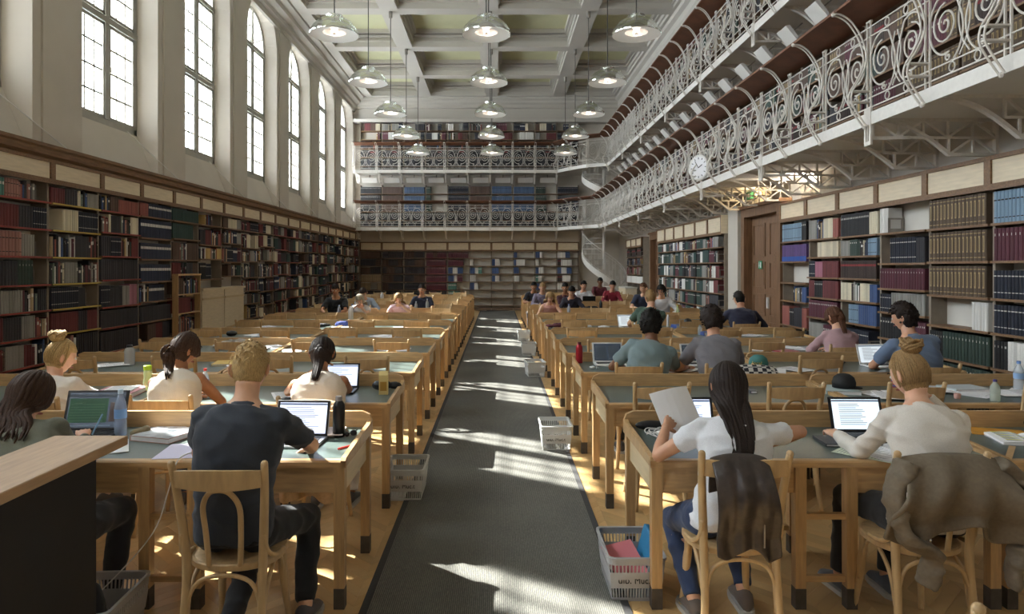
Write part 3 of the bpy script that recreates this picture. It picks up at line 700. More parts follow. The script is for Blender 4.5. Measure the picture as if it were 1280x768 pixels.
def truss_mesh(kind, dep):                             # local: x from the slab edge (0) to the wall (dep), z up, slab underside at 0
    b = MB(); q = lambda x, z: (x, 0, z)
    zb = -.36; xe = dep*.62
    arch = [q(.02+(xe-.02)*t, -.02+(zb+.02)*(1-math.cos(t*PI/2))**1.25*1.0) for t in [i/16 for i in range(17)]]
    for i in range(16): bar(b, arch[i], arch[i+1], .03, .05)
    bar(b, q(0, -.015), q(dep, -.015), .03, .05); bar(b, q(xe, zb), q(dep, zb), .03, .05)
    xs = dep*.52 if kind == 'B' else .04
    bar(b, q(dep-.015, zb), q(dep-.015, 0), .03, .05)
    zl = -.19
    bar(b, q(xs, zl), q(dep, zl), .022, .02)
    k = 3 if kind == 'B' else 5; W = (dep-xs)/k
    for i in range(k):
        xa, xb = xs+W*i, xs+W*(i+1)
        bar(b, q(xa, zl), q(xa, -.015), .022, .02)
        if i % 2: bar(b, q(xa, zl), q(xb, -.015), .02, .02)
        else: bar(b, q(xa, -.015), q(xb, zl), .02, .02)
    bar(b, q(xe, zb), q(xe+(dep-xe)/2, zl), .02, .02); bar(b, q(xe+(dep-xe)/2, zl), q(dep, zb), .02, .02); bar(b, q(xe+(dep-xe)/2, zb), q(xe+(dep-xe)/2, zl), .02, .02)
    bar(b, q(xe-.18*dep, zl), q(xe, zb), .02, .02); bar(b, q(xe, zb), q(xe, zl), .022, .02)
    if kind == 'A':                                    # slotted end plate
        b.box(-.02, 0, -.06, -.03, -.27, .1).box(-.02, 0, -.0065, .0065, -.27, .1).box(-.02, 0, .03, .06, -.27, .1).box(-.02, 0, -.03, .03, -.27, -.23).box(-.02, 0, -.03, .03, -.06, .1)
        bar(b, q(0, -.2), q(.4, zl), .03, .05)
    return b.mesh('lattice_bracket', IRON)
TM = {(k, d): truss_mesh(k, d) for k in 'AB' for d in (1.28, 1.0)}
POLY = {0: [(2.33, 26.5), (2.75, 25.7), (3.2, 25.05), (3.72, 24.5)], 1: [(2.33, 26.4), (2.75, 25.65), (3.3, 24.95), (4.0, 24.6)]}
UND = mat('gallery_soffit', 'DEDAD2', .8, kind='noise', scale=2, amt=.04)
for lvl, z, xe, nm, ya in ((0, 3.29, 3.72, 'lower', 3.6), (1, 5.52, 4.0, 'upper', 7.4)):
    g = O('gallery_floor'); struct(g, '%s iron gallery floor carried on lattice brackets along the right and far walls' % nm, 'gallery')
    P = POLY[lvl]; xr = P[-1][0]
    out = [(-5.58, YB+.1), (-5.58, P[0][1]), P[0], P[1], P[2], P[3], (xr, ya), (XR, ya), (XR, YB+.1)]
    b = MB(); b.prism(out, z-.02, z, 'z'); b.build('walkway', mat('gallery_floor_wood', '4A3226', .7, kind='noise', scale=6, amt=.2), g)
    out2 = [(x, y) for x, y in out]
    MB().prism(out2, z-.055, z-.021, 'z').build('soffit', UND, g)
    b = MB(); edge = [(-5.58, P[0][1])]+P+[(xr, ya)]
    for i in range(len(edge)-1):
        p, q = Vector(edge[i]+(z-.06,)), Vector(edge[i+1]+(z-.06,)); bar(b, p, q, .03, .125, (0, 0, 1))
    b.build('fascia', IRONW, g)
    r = O('gallery_railing', None, None, (0, 0, 0)); tag(r, 'white scrollwork iron railing with wooden ledge along the %s gallery' % nm, 'railing')
    n0 = 9; rail_run(r, (-5.55, P[0][1]+.02, z), (P[0][0], P[0][1]+.02, z), n0, False)
    for i in range(3): rail_run(r, P[i]+(z,), P[i+1]+(z,), 1, False)
    nb = int((P[-1][1]-ya)/BAY); p0 = Vector((xr, P[-1][1], z)); rail_run(r, p0, (xr, P[-1][1]-nb*BAY, z), nb)
    dep = 1.28 if lvl == 0 else 1.0
    for i in range(nb+1):
        yy = P[-1][1]-i*BAY
        k = 'A' if (i % 3 == (1 if lvl == 0 else 0)) else 'B'
        O('lattice_bracket', TM[k, dep], g, (xr, yy, z-.055))
    for i in range(n0+1):                              # far wall brackets and hooded lamps
        xx = -5.55+(P[0][0]+5.55)*i/n0
        O('lattice_bracket', TM['B', 1.0], g, (xx, P[0][1], z-.055), rot=(0, 0, PI/2))
# strip lights under the upper gallery
def strip_light(M, label, group, nolight=False):
    r = O('strip_light'); r.matrix_world = M; tag(r, label, 'lamp', group)
    O('housing', HL, r); O('diffuser', DL, r); O('arm', AL, r)
DIF = mat('strip_diffuser', 'DAD8D2', .5)
HL = MB().prism([(-.13, 0), (.13, 0), (.11, .035), (-.10, .045)], -.17, .17, 'x').mesh('housing', WHITEP)
DL = MB().box(-.168, .168, -.128, .128, -.01, -.0005).mesh('diffuser', DIF)
AL = MB().box(-.01, .01, -.01, .01, .04, .3).mesh('arm', METAL)
for i in range(17):
    yy = 24.6-BAY*(i+.5)
    if yy < 8.2: break
    strip_light(Matrix.Translation((4.32, yy, 5.2)) @ Matrix.Rotation(-PI/2, 4, 'Z') @ Matrix.Rotation(math.radians(-50), 4, 'X'), 'white strip light under the upper right gallery, %s from the far corner' % ordn(i), 'strip lights under the upper gallery')
for i in range(9):
    strip_light(Matrix.Translation((-5.1+.886*i, 27.1, 5.2)) @ Matrix.Rotation(math.radians(-40), 4, 'X') @ Matrix.Diagonal((1.8, 1, 1, 1)), 'white hooded light under the top gallery on the far wall, %s from left' % ordn(i), 'hooded lights on the far wall')

# clock hanging on the lower gallery railing
ck = O('wall_clock', None, None, at(875.5, 210, 12.35)); ck.rotation_euler = (0, 0, math.radians(-62)); tag(ck, 'round white double faced clock hung on the lower gallery railing', 'clock')
AX = Matrix.Rotation(PI/2, 3, 'X')
MB().lathe([(.2, -.05), (.235, -.05), (.24, 0), (.235, .05), (.2, .05)], 28, ax=AX, cap=False).build('case', IRONW, ck, smooth=True)
b = MB().lathe([(.0, .041), (.205, .041), (.205, .044), (0, .044)], 28, ax=AX, cap=False).lathe([(.0, -.044), (.205, -.044), (.205, -.041), (0, -.041)], 28, ax=AX, cap=False); b.build('dial', PAPER, ck)
b = MB()
for i in range(12):
    a = i*PI/6; R = Matrix.Rotation(a, 3, 'Y')
    for s in (1, -1): b.cbox(R @ Vector((0, s*.047, .17)), (.012, .004, .035), R)
b.build('hour_marks', DARK, ck)
b = MB()
for s in (1, -1):
    for a, l, w in ((1.1, .1, .014), (-.6, .15, .009)):
        R = Matrix.Rotation(a, 3, 'Y'); b.cbox(R @ Vector((0, s*.05, l/2)), (w, .004, l), R)
b.build('hands', DARK, ck); MB().tube([(0, 0, .22), (0, 0.0, .3), (0.2, .14, .34)], .012, 6).build('bracket', IRON, ck)

# spiral stair in the far right corner
st = O('spiral_staircase', None, None, (4.05, 26.0, 0)); tag(st, 'white iron spiral staircase with scroll railing in the far right corner', 'staircase')
MB().lathe([(.06, 0), (.06, 5.5)], 12).build('newel_post', IRONW, st, smooth=True)
def ang(z): return math.radians(40-z/3.29*330) if z <= 3.29 else math.radians(-290-(z-3.29)/2.23*300)
NT = 16
tm = {}
for k in range(NT+11):
    z = 3.29*(k+1)/NT if k < NT else 3.29+2.23*(k-NT+1)/11
    if z > 5.5: break
    if 'a' not in tm:
        tm['a'] = MB().prism([(.05, -.03), (.8, -.19), (.8, .19), (.05, .03)], -.03, 0, 'z').mesh('tread', IRON)
    O('tread', tm['a'], st, (0, 0, z), rot=(0, 0, ang(z)))
def helix(r, dz, z0, z1, n=40): return [(r*math.cos(ang(z0+(z1-z0)*i/n)), r*math.sin(ang(z0+(z1-z0)*i/n)), z0+(z1-z0)*i/n+dz) for i in range(n+1)]
for nm, dz, w in (('stringer', -.02, .24), ('handrail', .95, .03)):
    for a, c in ((.05, 3.2), (3.35, 5.45)):
        b = MB(); A = helix(.8, dz, a, c); B = helix(.84, dz, a, c)
        b.loft([[Vector(p)+Vector((0, 0, -w/2)), Vector(q)+Vector((0, 0, -w/2)), Vector(q)+Vector((0, 0, w/2)), Vector(p)+Vector((0, 0, w/2))] for p, q in zip(A, B)]); b.build(nm, IRONW, st)
b = MB()
for a, c, n in ((.05, 3.2, 34), (3.35, 5.45, 24)):
    for dz in (.15, .85): b.tube(helix(.82, dz, a, c), .008, 4)
    for i in range(n+1):
        z = a+(c-a)*i/n; th = ang(z); p = Vector((.82*math.cos(th), .82*math.sin(th), z)); b.tube([p, p+Vector((0, 0, .95))], .006, 4)
        if i % 2 == 0:
            t = Vector((-math.sin(th), math.cos(th), 0)); m_ = p+Vector((0, 0, .5))
            for s in (-1, 1):
                b.tube([m_+t*s*(.07+(.008+.055*j/14)*math.cos(j*.85))+Vector((0, 0, s*.12+(.01+.1*j/14)*math.sin(j*.85))) for j in range(15)], .006, 4)
o = b.build('scroll_balustrade', IRONW, st)

# doors on the right wall -----------------------------------------------------------
DOORW = mat('dark_oak_door', '78593F', .5, kind='noise', scale=3, amt=.25, bump=.08, stretch=(10, 10, 1))
def door(idx, y0, y1, h, label, leaf=True):
    r = O('door_%d' % idx, None, None, (4.98, y0, 0)); struct(r, label, 'door'); w = y1-y0
    b = MB().box(-.22, .0, 0, .16, 0, h).box(-.22, 0, w-.16, w, 0, h).box(-.22, 0, .16, w-.16, h-.16, h).box(-.26, 0, -.05, w+.05, h, h+.06); b.build('door_frame', DOORW, r)
    lw = (w-.32)/2
    for k in range(2):
        ya = .16+k*lw
        MB().box(-.06, -.0, ya, ya+lw-.004, .02, h-.16).build('door_leaf', DOORW, r)
        for z0, z1 in ((.2, .75), (.85, 1.25), (1.35, 1.85), (1.95, h-.3)):
            b = MB(); f = .03
            b.box(-.075, -.0601, ya+.1, ya+lw-.1, z0, z0+f).box(-.075, -.0601, ya+.1, ya+lw-.1, z1-f, z1).box(-.075, -.0601, ya+.1, ya+.1+f, z0+f, z1-f).box(-.075, -.0601, ya+lw-.1-f, ya+lw-.1, z0+f, z1-f)
            b.box(-.068, -.0601, ya+.17, ya+lw-.17, z0+.07, z1-.07); b.build('door_moulding', DOORW, r)
    MB().box(-.1, -.0601, w/2-.07, w/2-.03, 1.0, 1.2).build('push_plate', WHITEP, r)
door(1, 11.5, 13.35, 2.86, 'tall dark panelled double door between the right bookcases')
door(2, 19.75, 21.4, 2.75, 'far dark wooden doorway beyond the right bookcases')
o = MB().box(4.72, 4.999, 13.42, 13.98, 0, 2.95).build('trim_6', PLASTER); struct(o, 'white painted pier beside the double door', 'pier')
GRN = mat('exit_green', '3E8A63', .5, emit=.06); 
def text_mesh(s, size, material, ext=.001):
    c = bpy.data.curves.new('t', 'FONT'); c.body = s; c.size = size; c.extrude = ext; c.align_x = 'CENTER'; c.align_y = 'CENTER'
    o = bpy.data.objects.new('t', c); COL.objects.link(o); dg = bpy.context.evaluated_depsgraph_get(); me = bpy.data.meshes.new_from_object(o.evaluated_get(dg)); bpy.data.objects.remove(o); bpy.data.curves.remove(c)
    me.materials.clear(); me.materials.append(material); return me
e = O('exit_sign', None, None, (4.895, 12.72, 1.79), rz=-PI/2); tag(e, 'small green exit sign on the double door', 'sign')
MB().box(-.075, .075, -.006, .006, -.075, .075).build('plate', GRN, e)
b = MB(); b.box(.02, .055, -.009, -.0061, -.05, .05).box(-.055, -.015, -.009, -.0061, -.015, .0).box(-.045, -.03, -.009, -.0061, -.05, .035); b.ball((-.035, -.007, .045), (.01, .003, .01), 8, 6); b.build('running_figure', PAPER, e)
e = O('exit_sign', None, None, (4.9, 13.3, 3.14), rz=-PI/2); tag(e, 'small green exit sign on the wall above the double door', 'sign')
MB().box(-.16, .16, -.03, .03, -.07, .07).build('plate', GRN, e); b = MB().box(.03, .1, -.033, -.0301, -.04, .04).box(-.1, -.03, -.033, -.0301, -.02, .0); b.build('running_figure', PAPER, e)
wl = O('wall_lamp', None, None, (4.93, 12.9, 3.13)); tag(wl, 'small glowing warm wall lamp above the double door', 'lamp')
MB().ball((0, 0, 0), (.05, .1, .06), 10, 8).build('globe', mat('warm_lamp', 'FFD694', .5, emit=3.), wl, smooth=True); MB().box(.04, .07, -.04, .04, -.04, .04).build('base', METAL, wl)
pl = bpy.data.lights.new('wall_lamp_light', 'POINT'); pl.energy = 3; pl.color = (1, .78, .45); pl.shadow_soft_size = .08; po = bpy.data.objects.new('wall_lamp_light', pl); COL.objects.link(po); po.location = (4.8, 12.9, 3.13)
fe = O('notice', None, None, (4.985, 11.2, 2.0), rz=-PI/2)
tag(fe, 'red and white notice on the wall seen through the empty shelf beside the door', 'notice'); MB().box(-.12, .12, -.004, .004, -.3, .3).build('sheet', PAPER, fe); MB().box(-.06, .06, -.007, -.0041, .02, .2).build('red_mark', mat('notice_red', 'B3262B', .6), fe)

up = O('uplighter', None, None, (4.85, 10.9, 2.83)); tag(up, 'small white uplighter standing on the bookcase beside the double door', 'lamp')
MB().prism([(-.07, .0), (.07, 0), (.1, .26), (-.1, .26)], -.16, .16, 'y').build('housing', WHITEP, up); MB().box(-.085, .085, -.15, .15, .2605, .265).build('diffuser', mat('uplight_lens', 'FFF1DC', .5, emit=4.), up)
l = bpy.data.lights.new('uplighter_light', 'AREA'); l.size = .25; l.energy = 14; l.color = (1, .92, .8); lo = bpy.data.objects.new('uplighter_light', l); COL.objects.link(lo); lo.location = (4.85, 10.9, 3.11); lo.rotation_euler = (PI, 0, 0)
# pendant lamps ----------------------------------------------------------------------
dome = bpy.data.materials.new('lamp_dome_glass'); dome.use_nodes = True; nt = dome.node_tree; N = nt.nodes; N.clear()
o_ = N.new('ShaderNodeOutputMaterial'); tr = N.new('ShaderNodeBsdfTransparent'); gl = N.new('ShaderNodeBsdfGlossy'); mx = N.new('ShaderNodeMixShader'); tr.inputs[0].default_value = (.92, .94, .92, 1); gl.inputs[0].default_value = (.95, .97, .95, 1); gl.inputs['Roughness'].default_value = .06
mx.inputs[0].default_value = .55; nt.links.new(tr.outputs[0], mx.inputs[1]); nt.links.new(gl.outputs[0], mx.inputs[2]); nt.links.new(mx.outputs[0], o_.inputs[0])
b = MB(); NS = 24
prof = [(.425, 0), (.43, .02), (.415, .07), (.37, .15), (.30, .225), (.21, .28), (.15, .30), (.15, .34), (.10, .345), (.09, .30)]
rings = []
for r, z in prof: rings.append([(r*(1+(.012 if k % 2 else -.012)*(r > .16))*math.cos(2*PI*k/NS), r*(1+(.012 if k % 2 else -.012)*(r > .16))*math.sin(2*PI*k/NS), z) for k in range(NS)])
b.loft(rings, cap=False); DM = auto_smooth(b.mesh('dome', dome), 20)
b = MB().lathe([(.42, .001), (.34, .03), (.24, .045), (.2, .045)], 28, cap=False); RM = b.mesh('reflector_ring', mat('lamp_white_ring', 'E6E8E6', .35), True)
b = MB().lathe([(.2, .045), (.19, .1), (.15, .16), (.08, .2), (.03, .21)], 24, cap=False); CM = b.mesh('inner_cup', mat('lamp_cup', 'D8CFC8', .25, .3), True)
BLM = MB().ball((0, 0, .09), (.05, .05, .07), 12, 8).mesh('bulb', mat('lamp_bulb', 'FFF6E6', .4, emit=1.6), True)
SKM = MB().lathe([(.03, .0), (.03, .06), (.015, .08)], 10).mesh('bulb_cap', METAL)
CRM = MB().lathe([(.011, .34), (.011, 2.77)], 6).mesh('cord', mat('lamp_cord', '4C4843', .5))
ROM = MB().lathe([(.05, 2.60), (.055, 2.77)], 10).mesh('ceiling_rose', METAL)
LP = []
for j, xx in enumerate((-2.87, -.2, 2.44)):
    for i in range(-2, 5):
        yy = 12.0+3.15*i
        if i < 0 and True:
            vis_ = False
        r = O('pendant_lamp', None, None, (xx, yy, 5.83))
        nmx = ('left', 'middle', 'right')[j]
        tag(r, 'glass and chrome dome pendant lamp, %s row, %s' % (nmx, ('%s from the viewer' % ordn(i)) if i >= 0 else 'hanging nearer than the picture shows, %s' % ('overhead' if i == -2 else 'further forward')), 'lamp', 'pendant lamps')
        for nm, me in (('dome', DM), ('reflector_ring', RM), ('inner_cup', CM), ('bulb', BLM), ('bulb_cap', SKM), ('cord', CRM), ('ceiling_rose', ROM)): O(nm, me, r, (0, 0, 0))
        l = bpy.data.lights.new('pendant_light', 'POINT'); l.energy = 1.6; l.shadow_soft_size = .06; l.color = (1, .93, .84); lo = bpy.data.objects.new('pendant_light', l); COL.objects.link(lo); lo.location = (xx, yy, 5.81)
# ================================================================== desks and chairs
TZ = .762; RZ = .86
def make_desk(right_end=True):
    r = O('reading_desk', None, None, (0, 0, 0)); hw = .9; D = .765
    MB().box(-hw+.02, hw-.02, .03, D-.03, TZ-.03, TZ-.004).build('table_top', OAK, r)
    b = MB(); b.prism([(0, TZ-.035), (.045, TZ-.035), (.045, TZ), (.008, TZ), (0, TZ-.008)], -hw, hw, 'x'); b.build('front_lipping', OAK, r)
    MB().box(-hw+.025, hw-.025, .045, D-.03, TZ-.004, TZ).build('writing_surface', LINO, r)
    b = MB(); b.prism([(-hw+.0, TZ-.035), (hw-.0, TZ-.035), (hw, RZ-.06), (hw-.015, RZ-.02), (hw-.06, RZ), (-hw+.06, RZ), (-hw+.015, RZ-.02), (-hw, RZ-.06)], D-.03, D, 'y'); b.build('back_rim', OAK, r)
    sp = [(.0, TZ-.035), (D-.03, TZ-.035), (D-.03, RZ-.05), (D-.09, RZ-.062), (.3, TZ+.025), (.02, TZ+.012), (0, TZ)]
    for s in (-1, 1):
        x0, x1 = (hw-.025, hw) if s > 0 else (-hw, -hw+.025)
        MB().prism(sp, x0, x1, 'x').build('side_rim', OAKV, r)
        xa = (hw-.05, hw-.028) if s > 0 else (-hw+.028, -hw+.05)
        MB().prism([(.05, TZ-.035), (D-.05, TZ-.035), (D-.05, TZ-.19), (.09, TZ-.19)], xa[0], xa[1], 'x').build('end_panel', OAKP, r)
    lg = MB(); lg.loft([[(-t,-t,z), (t,-t,z), (t,t,z), (-t,t,z)] for z, t in ((.105, .0265), (TZ-.035, .0285))]); LGM = lg.mesh('leg', OAKV)
    cp = MB().box(-.0275, .0275, -.0275, .0275, 0, .106).mesh('leg_cap', CAPM)
    for y in (.035, D-.045):
        for x in (-hw+.035, -.131, .131, hw-.035):
            l = O('leg', LGM, r, (x, y, 0)); O('leg_cap', cp, l)
        for s in (-1, 1):
            xa, xb = (.161, hw-.065) if s > 0 else (-hw+.065, -.161)
            MB().box(xa, xb, y-.012, y+.012, TZ-.17, TZ-.035).build('apron', OAK, r)
        for z in (.47, .15): MB().box(-.103, .103, y-.014, y+.014, z-.015, z+.015).build('stretcher', OAK, r)
    return r
desk0 = make_desk(); DT = tree_of(desk0)
ROWS = [3.475+1.455*n for n in range(14)]
UX = {'La': -1.675, 'Lb': -3.49, 'Ra': 1.68, 'Rb': 3.495}
UN = {'La': 'left block beside the carpet', 'Lb': 'left block beside the bookcases', 'Ra': 'right block beside the carpet', 'Rb': 'right block beside the bookcases'}
first = True
for n, y in enumerate(ROWS):
    for k, x in UX.items():
        rev = n >= 7
        if rev: loc, rz = (x, y+.765+.05, 0), PI
        else: loc, rz = (x, y, 0), 0
        if rev: loc = (x, y-.3+.765, 0)
        if first: o = desk0; o.location = loc; first = False
        else: o = clone(DT, loc, rz)
        tag(o, 'oak reading desk, %s row from the viewer, %s' % (ordn(n), UN[k]), 'desk', 'rows of oak reading desks')

def make_chair():
    r = O('bentwood_chair', None, None, (0, 0, 0)); R = .0145
    # local: seat centre at origin, back towards -y
    b = MB(); ring = lambda z, f, o=0: [((.205*f)*math.copysign(abs(math.cos(a))**.85, math.cos(a)), (.2*f)*math.copysign(abs(math.sin(a))**.85, math.sin(a))+o, z) for a in [2*PI*i/28 for i in range(28)]]
    b.loft([ring(.425, .96), ring(.43, 1), ring(.452, 1), ring(.458, .97)]); auto = b.mesh('seat_ring', CHAIRW); auto_smooth(auto); O('seat_ring', auto, r)
    b = MB(); b.loft([ring(.4585, .93), ring(.461, .9), ring(.455, .5)]); O('seat', auto_smooth(b.mesh('seat', CHAIRW)), r)
    for s in (-1, 1):
        P = catmull([(s*.185,-.245,0), (s*.168,-.215,.22), (s*.165,-.19,.44), (s*.175,-.205,.62), (s*.188,-.235,.79), (s*.197,-.265,.915)], 5)
        n = len(P); b = MB(); b.tube(P, [.0155+.004*math.sin(PI*i/(n-1)) for i in range(n)], 10); b.ball(P[-1], .0165, 10, 6); b.build('back_post', CHAIRW, r, smooth=True)
        P = catmull([(s*.17,.19,0), (s*.155,.165,.15), (s*.145,.145,.3), (s*.14,.14,.43)], 5); n = len(P)
        MB().tube(P, [.0135+.009*i/(n-1) for i in range(n)], 10).build('front_leg', CHAIRW, r, smooth=True)
        P = catmull([(s*.178,-.215,.60), (s*.185,-.19,.52), (s*.2,-.13,.475), (s*.205,-.03,.465)], 5)
        MB().tube(P, .011, 8).build('side_brace', CHAIRW, r, smooth=True)
        P = catmull([(s*.165,-.19,.2), (s*.168,-.15,.33), (s*.165,-.05,.405), (s*.16,.05,.405), (s*.15,.12,.33), (s*.148,.15,.22)], 4)
        MB().tube(P, .0095, 8).build('under_arch', CHAIRW, r, smooth=True)
    def arc(z, h, th):
        return None
    b = MB(); rr = []
    for i in range(13):
        t = -1+2*i/12; x = .183*t; y = -.255-.028*(1-t*t); dz = .008*(1-t*t)
        rr.append([(x,y-.010,.815-.01*(1-t*t)), (x,y+.010,.815-.01*(1-t*t)), (x,y-.004,.888+dz), (x,y-.02,.888+dz)])
    b.loft(rr); O('top_rail', auto_smooth(b.mesh('top_rail', CHAIRW)), r)
    P = catmull([(-.068,-.19,.452), (-.076,-.205,.6), (-.078,-.23,.72), (-.045,-.25,.785), (0,-.256,.80), (.045,-.25,.785), (.078,-.23,.72), (.076,-.205,.6), (.068,-.19,.452)], 5)
    MB().tube(P, .012, 8).build('back_hoop', CHAIRW, r, smooth=True)
    for yy, sgn in ((-.205, 1), (.155, -1)):
        P = catmull([(-.16,yy,.17), (-.155,yy,.3), (-.11,yy+.01*sgn,.385), (0,yy+.015*sgn,.41), (.11,yy+.01*sgn,.385), (.155,yy,.3), (.16,yy,.17)], 5)
        MB().tube(P, .0095, 8).build('under_arch', CHAIRW, r, smooth=True)
    return r
chair0 = make_chair(); CT = tree_of(chair0)
SEATS = {'La': (-1.22, -2.13), 'Lb': (-3.04, -3.94), 'Ra': (1.2, 2.13), 'Rb': (3.04, 3.95)}
SN = {'La': ('at the carpet side of the left block', 'one seat in from the carpet, left block'), 'Lb': ('two seats in from the carpet, left block', 'by the left bookcases'),
      'Ra': ('at the carpet side of the right block', 'one seat in from the carpet, right block'), 'Rb': ('two seats in from the carpet, right block', 'by the right bookcases')}
# (row, unit, seat) -> (dx, offset of the chair centre from the desk edge, turn) for the occupied or shifted seats
OCC = {(0,'La',0): (.035,-.32,.0), (0,'La',1): (.06,-.4,0), (1,'La',0): (0.02,-.32,0), (1,'La',1): (-.04,-.28,0), (1,'Lb',0): (.05,-.34,0),
       (0,'Ra',0): (-.09,-.16,.0), (0,'Ra',1): (-.14,-.17,-.03), (2,'Ra',0): (.02,-.24,0), (2,'Ra',1): (-.15,-.3,0), (2,'Rb',1): (-.2,-.3,0), (3,'Rb',1): (-.2,-.3,0),
       (5,'Ra',1): (.1,-.22,0), (5,'Rb',1): (-.2,-.22,0),
       (7,'Lb',0): (.1,-.3,0), (7,'Lb',1): (.5,-.3,0), (7,'La',1): (.08,-.3,0), (8,'La',1): (.35,-.3,0), (8,'Lb',0): (0,-.33,0), (7,'Ra',0): (-.1,-.3,0), (9,'Ra',0): (-.05,-.3,0), (10,'Ra',0): (-.2,-.3,0), (9,'Ra',1): (-.3,-.3,0), (8,'Ra',1): (-.4,-.3,0), (10,'Ra',1): (.25,-.3,0), (12,'Rb',0): (.15,-.3,0), (10,'Rb',0): (.06,-.3,0), (8,'Rb',0): (.28,-.3,0), (7,'Rb',1): (-.45,-.33,0)}
rc = random.Random(3); first = True; CH = {}
for n, y in enumerate(ROWS):
    for k, xs in SEATS.items():
        for s, x in enumerate(xs):
            rev = n >= 7
            oc = OCC.get((n, k, s))
            dx, dy, tz = oc if oc else (rc.uniform(-.05, .05), rc.uniform(.17, .22), rc.uniform(-.05, .05))
            if not rev: loc, rz = (x+dx, y+dy, 0), tz
            else: loc, rz = (x+dx, y-.3+.765-dy+.0, 0), PI+tz
            if n == 6 and rev is False and dy > 0: pass
            if first: o = chair0; o.location = loc; o.rotation_euler = (0, 0, rz); first = False
            else: o = clone(CT, loc, rz)
            CH[n, k, s] = o
            tag(o, 'bentwood chair %s, %s row from the viewer' % (SN[k][s], ordn(n)), 'chair', 'bentwood chairs at the reading desks')

xc = clone(CT, (1.37, 1.93, 0), 0); tag(xc, 'bentwood chair whose top rail just shows in the lower right corner', 'chair')
# black partition with wooden top at the lower left
q = O('partition_counter', None, None, (-1.70, 1.0, 0)); tag(q, 'black partition counter with pale wood top in the lower left corner', 'counter')
MB().box(0.03, .2, 0, 1.55, 0, 1.066).build('body', BLACKP, q); MB().cbox((.14, .805, 1.085), (.28, 1.63, .036), None, .003).build('counter_top', mat('counter_oak', 'B08F6C', .45, kind='noise', scale=4, amt=.15, stretch=(14, 1.5, 14), bump=.04), q)
# ================================================================== people
def evaluated(me, vox, smooth=4, fold=0., fseed=0, fs=(7, 7, 11)):
    o = O('tmp', me); m = o.modifiers.new('r', 'REMESH'); m.mode = 'VOXEL'; m.voxel_size = vox
    if smooth: s = o.modifiers.new('s', 'SMOOTH'); s.iterations = smooth; s.factor = .5
    dg = bpy.context.evaluated_depsgraph_get(); out = bpy.data.meshes.new_from_object(o.evaluated_get(dg))
    bpy.data.objects.remove(o)
    if fold:
        n = len(out.vertices); co = np.empty(n*3, 'f'); out.vertices.foreach_get('co', co); co = co.reshape(-1, 3)
        nr = np.empty(n*3, 'f'); out.vertices.foreach_get('normal', nr); nr = nr.reshape(-1, 3)
        d = np.empty(n)
        for i in range(n):
            p = co[i]; q = Vector((p[0]*fs[0]+fseed*3.1, p[1]*fs[1], p[2]*fs[2]+2.5*p[0]))
            a = noise.noise(q); b_ = noise.noise(q*2.3+Vector((5, 1, 2)))
            d[i] = fold*((1-abs(a)*2.6)*.8+b_*.35-.35)
        co += nr*d[:, None]; out.vertices.foreach_set('co', co.ravel())
    out.polygons.foreach_set('use_smooth', [True]*len(out.polygons)); out.update(); return out
def join_into(me, mb, name, mats):                     # remeshed body + hand/head islands in one mesh
    n = len(me.vertices); co = np.empty(n*3, 'f'); me.vertices.foreach_get('co', co)
    vs = [tuple(v) for v in co.reshape(-1, 3)]; fs = [tuple(p.vertices) for p in me.polygons]
    fs += [tuple(i+n for i in f) for f in mb.f]; vs += [tuple(v) for v in mb.v]
    out = bpy.data.meshes.new(name); out.from_pydata(vs, [], fs); out.materials.append(mats)
    out.polygons.foreach_set('use_smooth', [True]*len(fs)); out.update(); bpy.data.meshes.remove(me); return out
def ik(S_, H_, l1, l2, pole):
    d = H_-S_; L = d.length
    if L > (l1+l2)*.985: k = L/((l1+l2)*.985); l1 *= k; l2 *= k
    a = (l1*l1-l2*l2+L*L)/(2*L); h = math.sqrt(max(0, l1*l1-a*a)); u = d/L
    p = Vector(pole); p = (p-u*p.dot(u)).normalized()
    return S_+u*a+p*h
def rotm(yaw, pitch, roll=0):
    return Matrix.Rotation(yaw, 3, 'Z') @ Matrix.Rotation(-pitch, 3, 'X') @ Matrix.Rotation(roll, 3, 'Y')
def sst(a, b, x): t = min(1, max(0, (x-a)/(b-a))); return t*t*(3-2*t)
def head_geo(mb, H, R, fem):
    n, m = 36, 28; rings = []; rx, ry, rz = (.073, .093, .115) if fem else (.076, .096, .119)
    for i in range(1, m):
        a = -PI/2+PI*i/m; ring = []
        for k in range(n):
            t = 2*PI*k/n; x = math.cos(a)*math.cos(t); y = math.cos(a)*math.sin(t); z = math.sin(a)
            X, Y, Z = x*rx, y*ry, z*rz
            if z < 0: X *= 1-.22*(-z)**1.2; Y = Y*(1-.12*(-z)) if y > 0 else Y*(1-.42*(-z))
            if y > .2:
                g = lambda cx, cz, sx, sz: math.exp(-((x-cx)/sx)**2-((z-cz)/sz)**2)
                Y += .020*g(0, -.12, .13, .10)+.013*g(0, .05, .09, .16)          # nose
                Y += .004*g(0, .28, .5, .08)                                      # brow
                Y -= .010*g(.36, .12, .17, .11)+.010*g(-.36, .12, .17, .11)       # sockets
                Y += .006*g(0, -.42, .22, .07)-.003*g(0, -.52, .3, .04)           # lips
                Y += .010*g(0, -.74, .3, .16)                                     # chin
                Y += .003*g(.5, -.15, .2, .2)+.003*g(-.5, -.15, .2, .2)
            ring.append(R @ Vector((X, Y, Z))+H)
        rings.append(ring)
    mb.loft(rings)
    for s in (-1, 1):                                                            # ears
        E = R @ Matrix.Rotation(s*.35, 3, 'Z'); c = H+R @ Vector((s*(rx+.004), -.012, -.012))
        mb.ball(c, (.009, .02, .031), 12, 8, E); mb.ball(c+R @ Vector((s*.006, -.004, .004)), (.006, .021, .029), 12, 8, E)
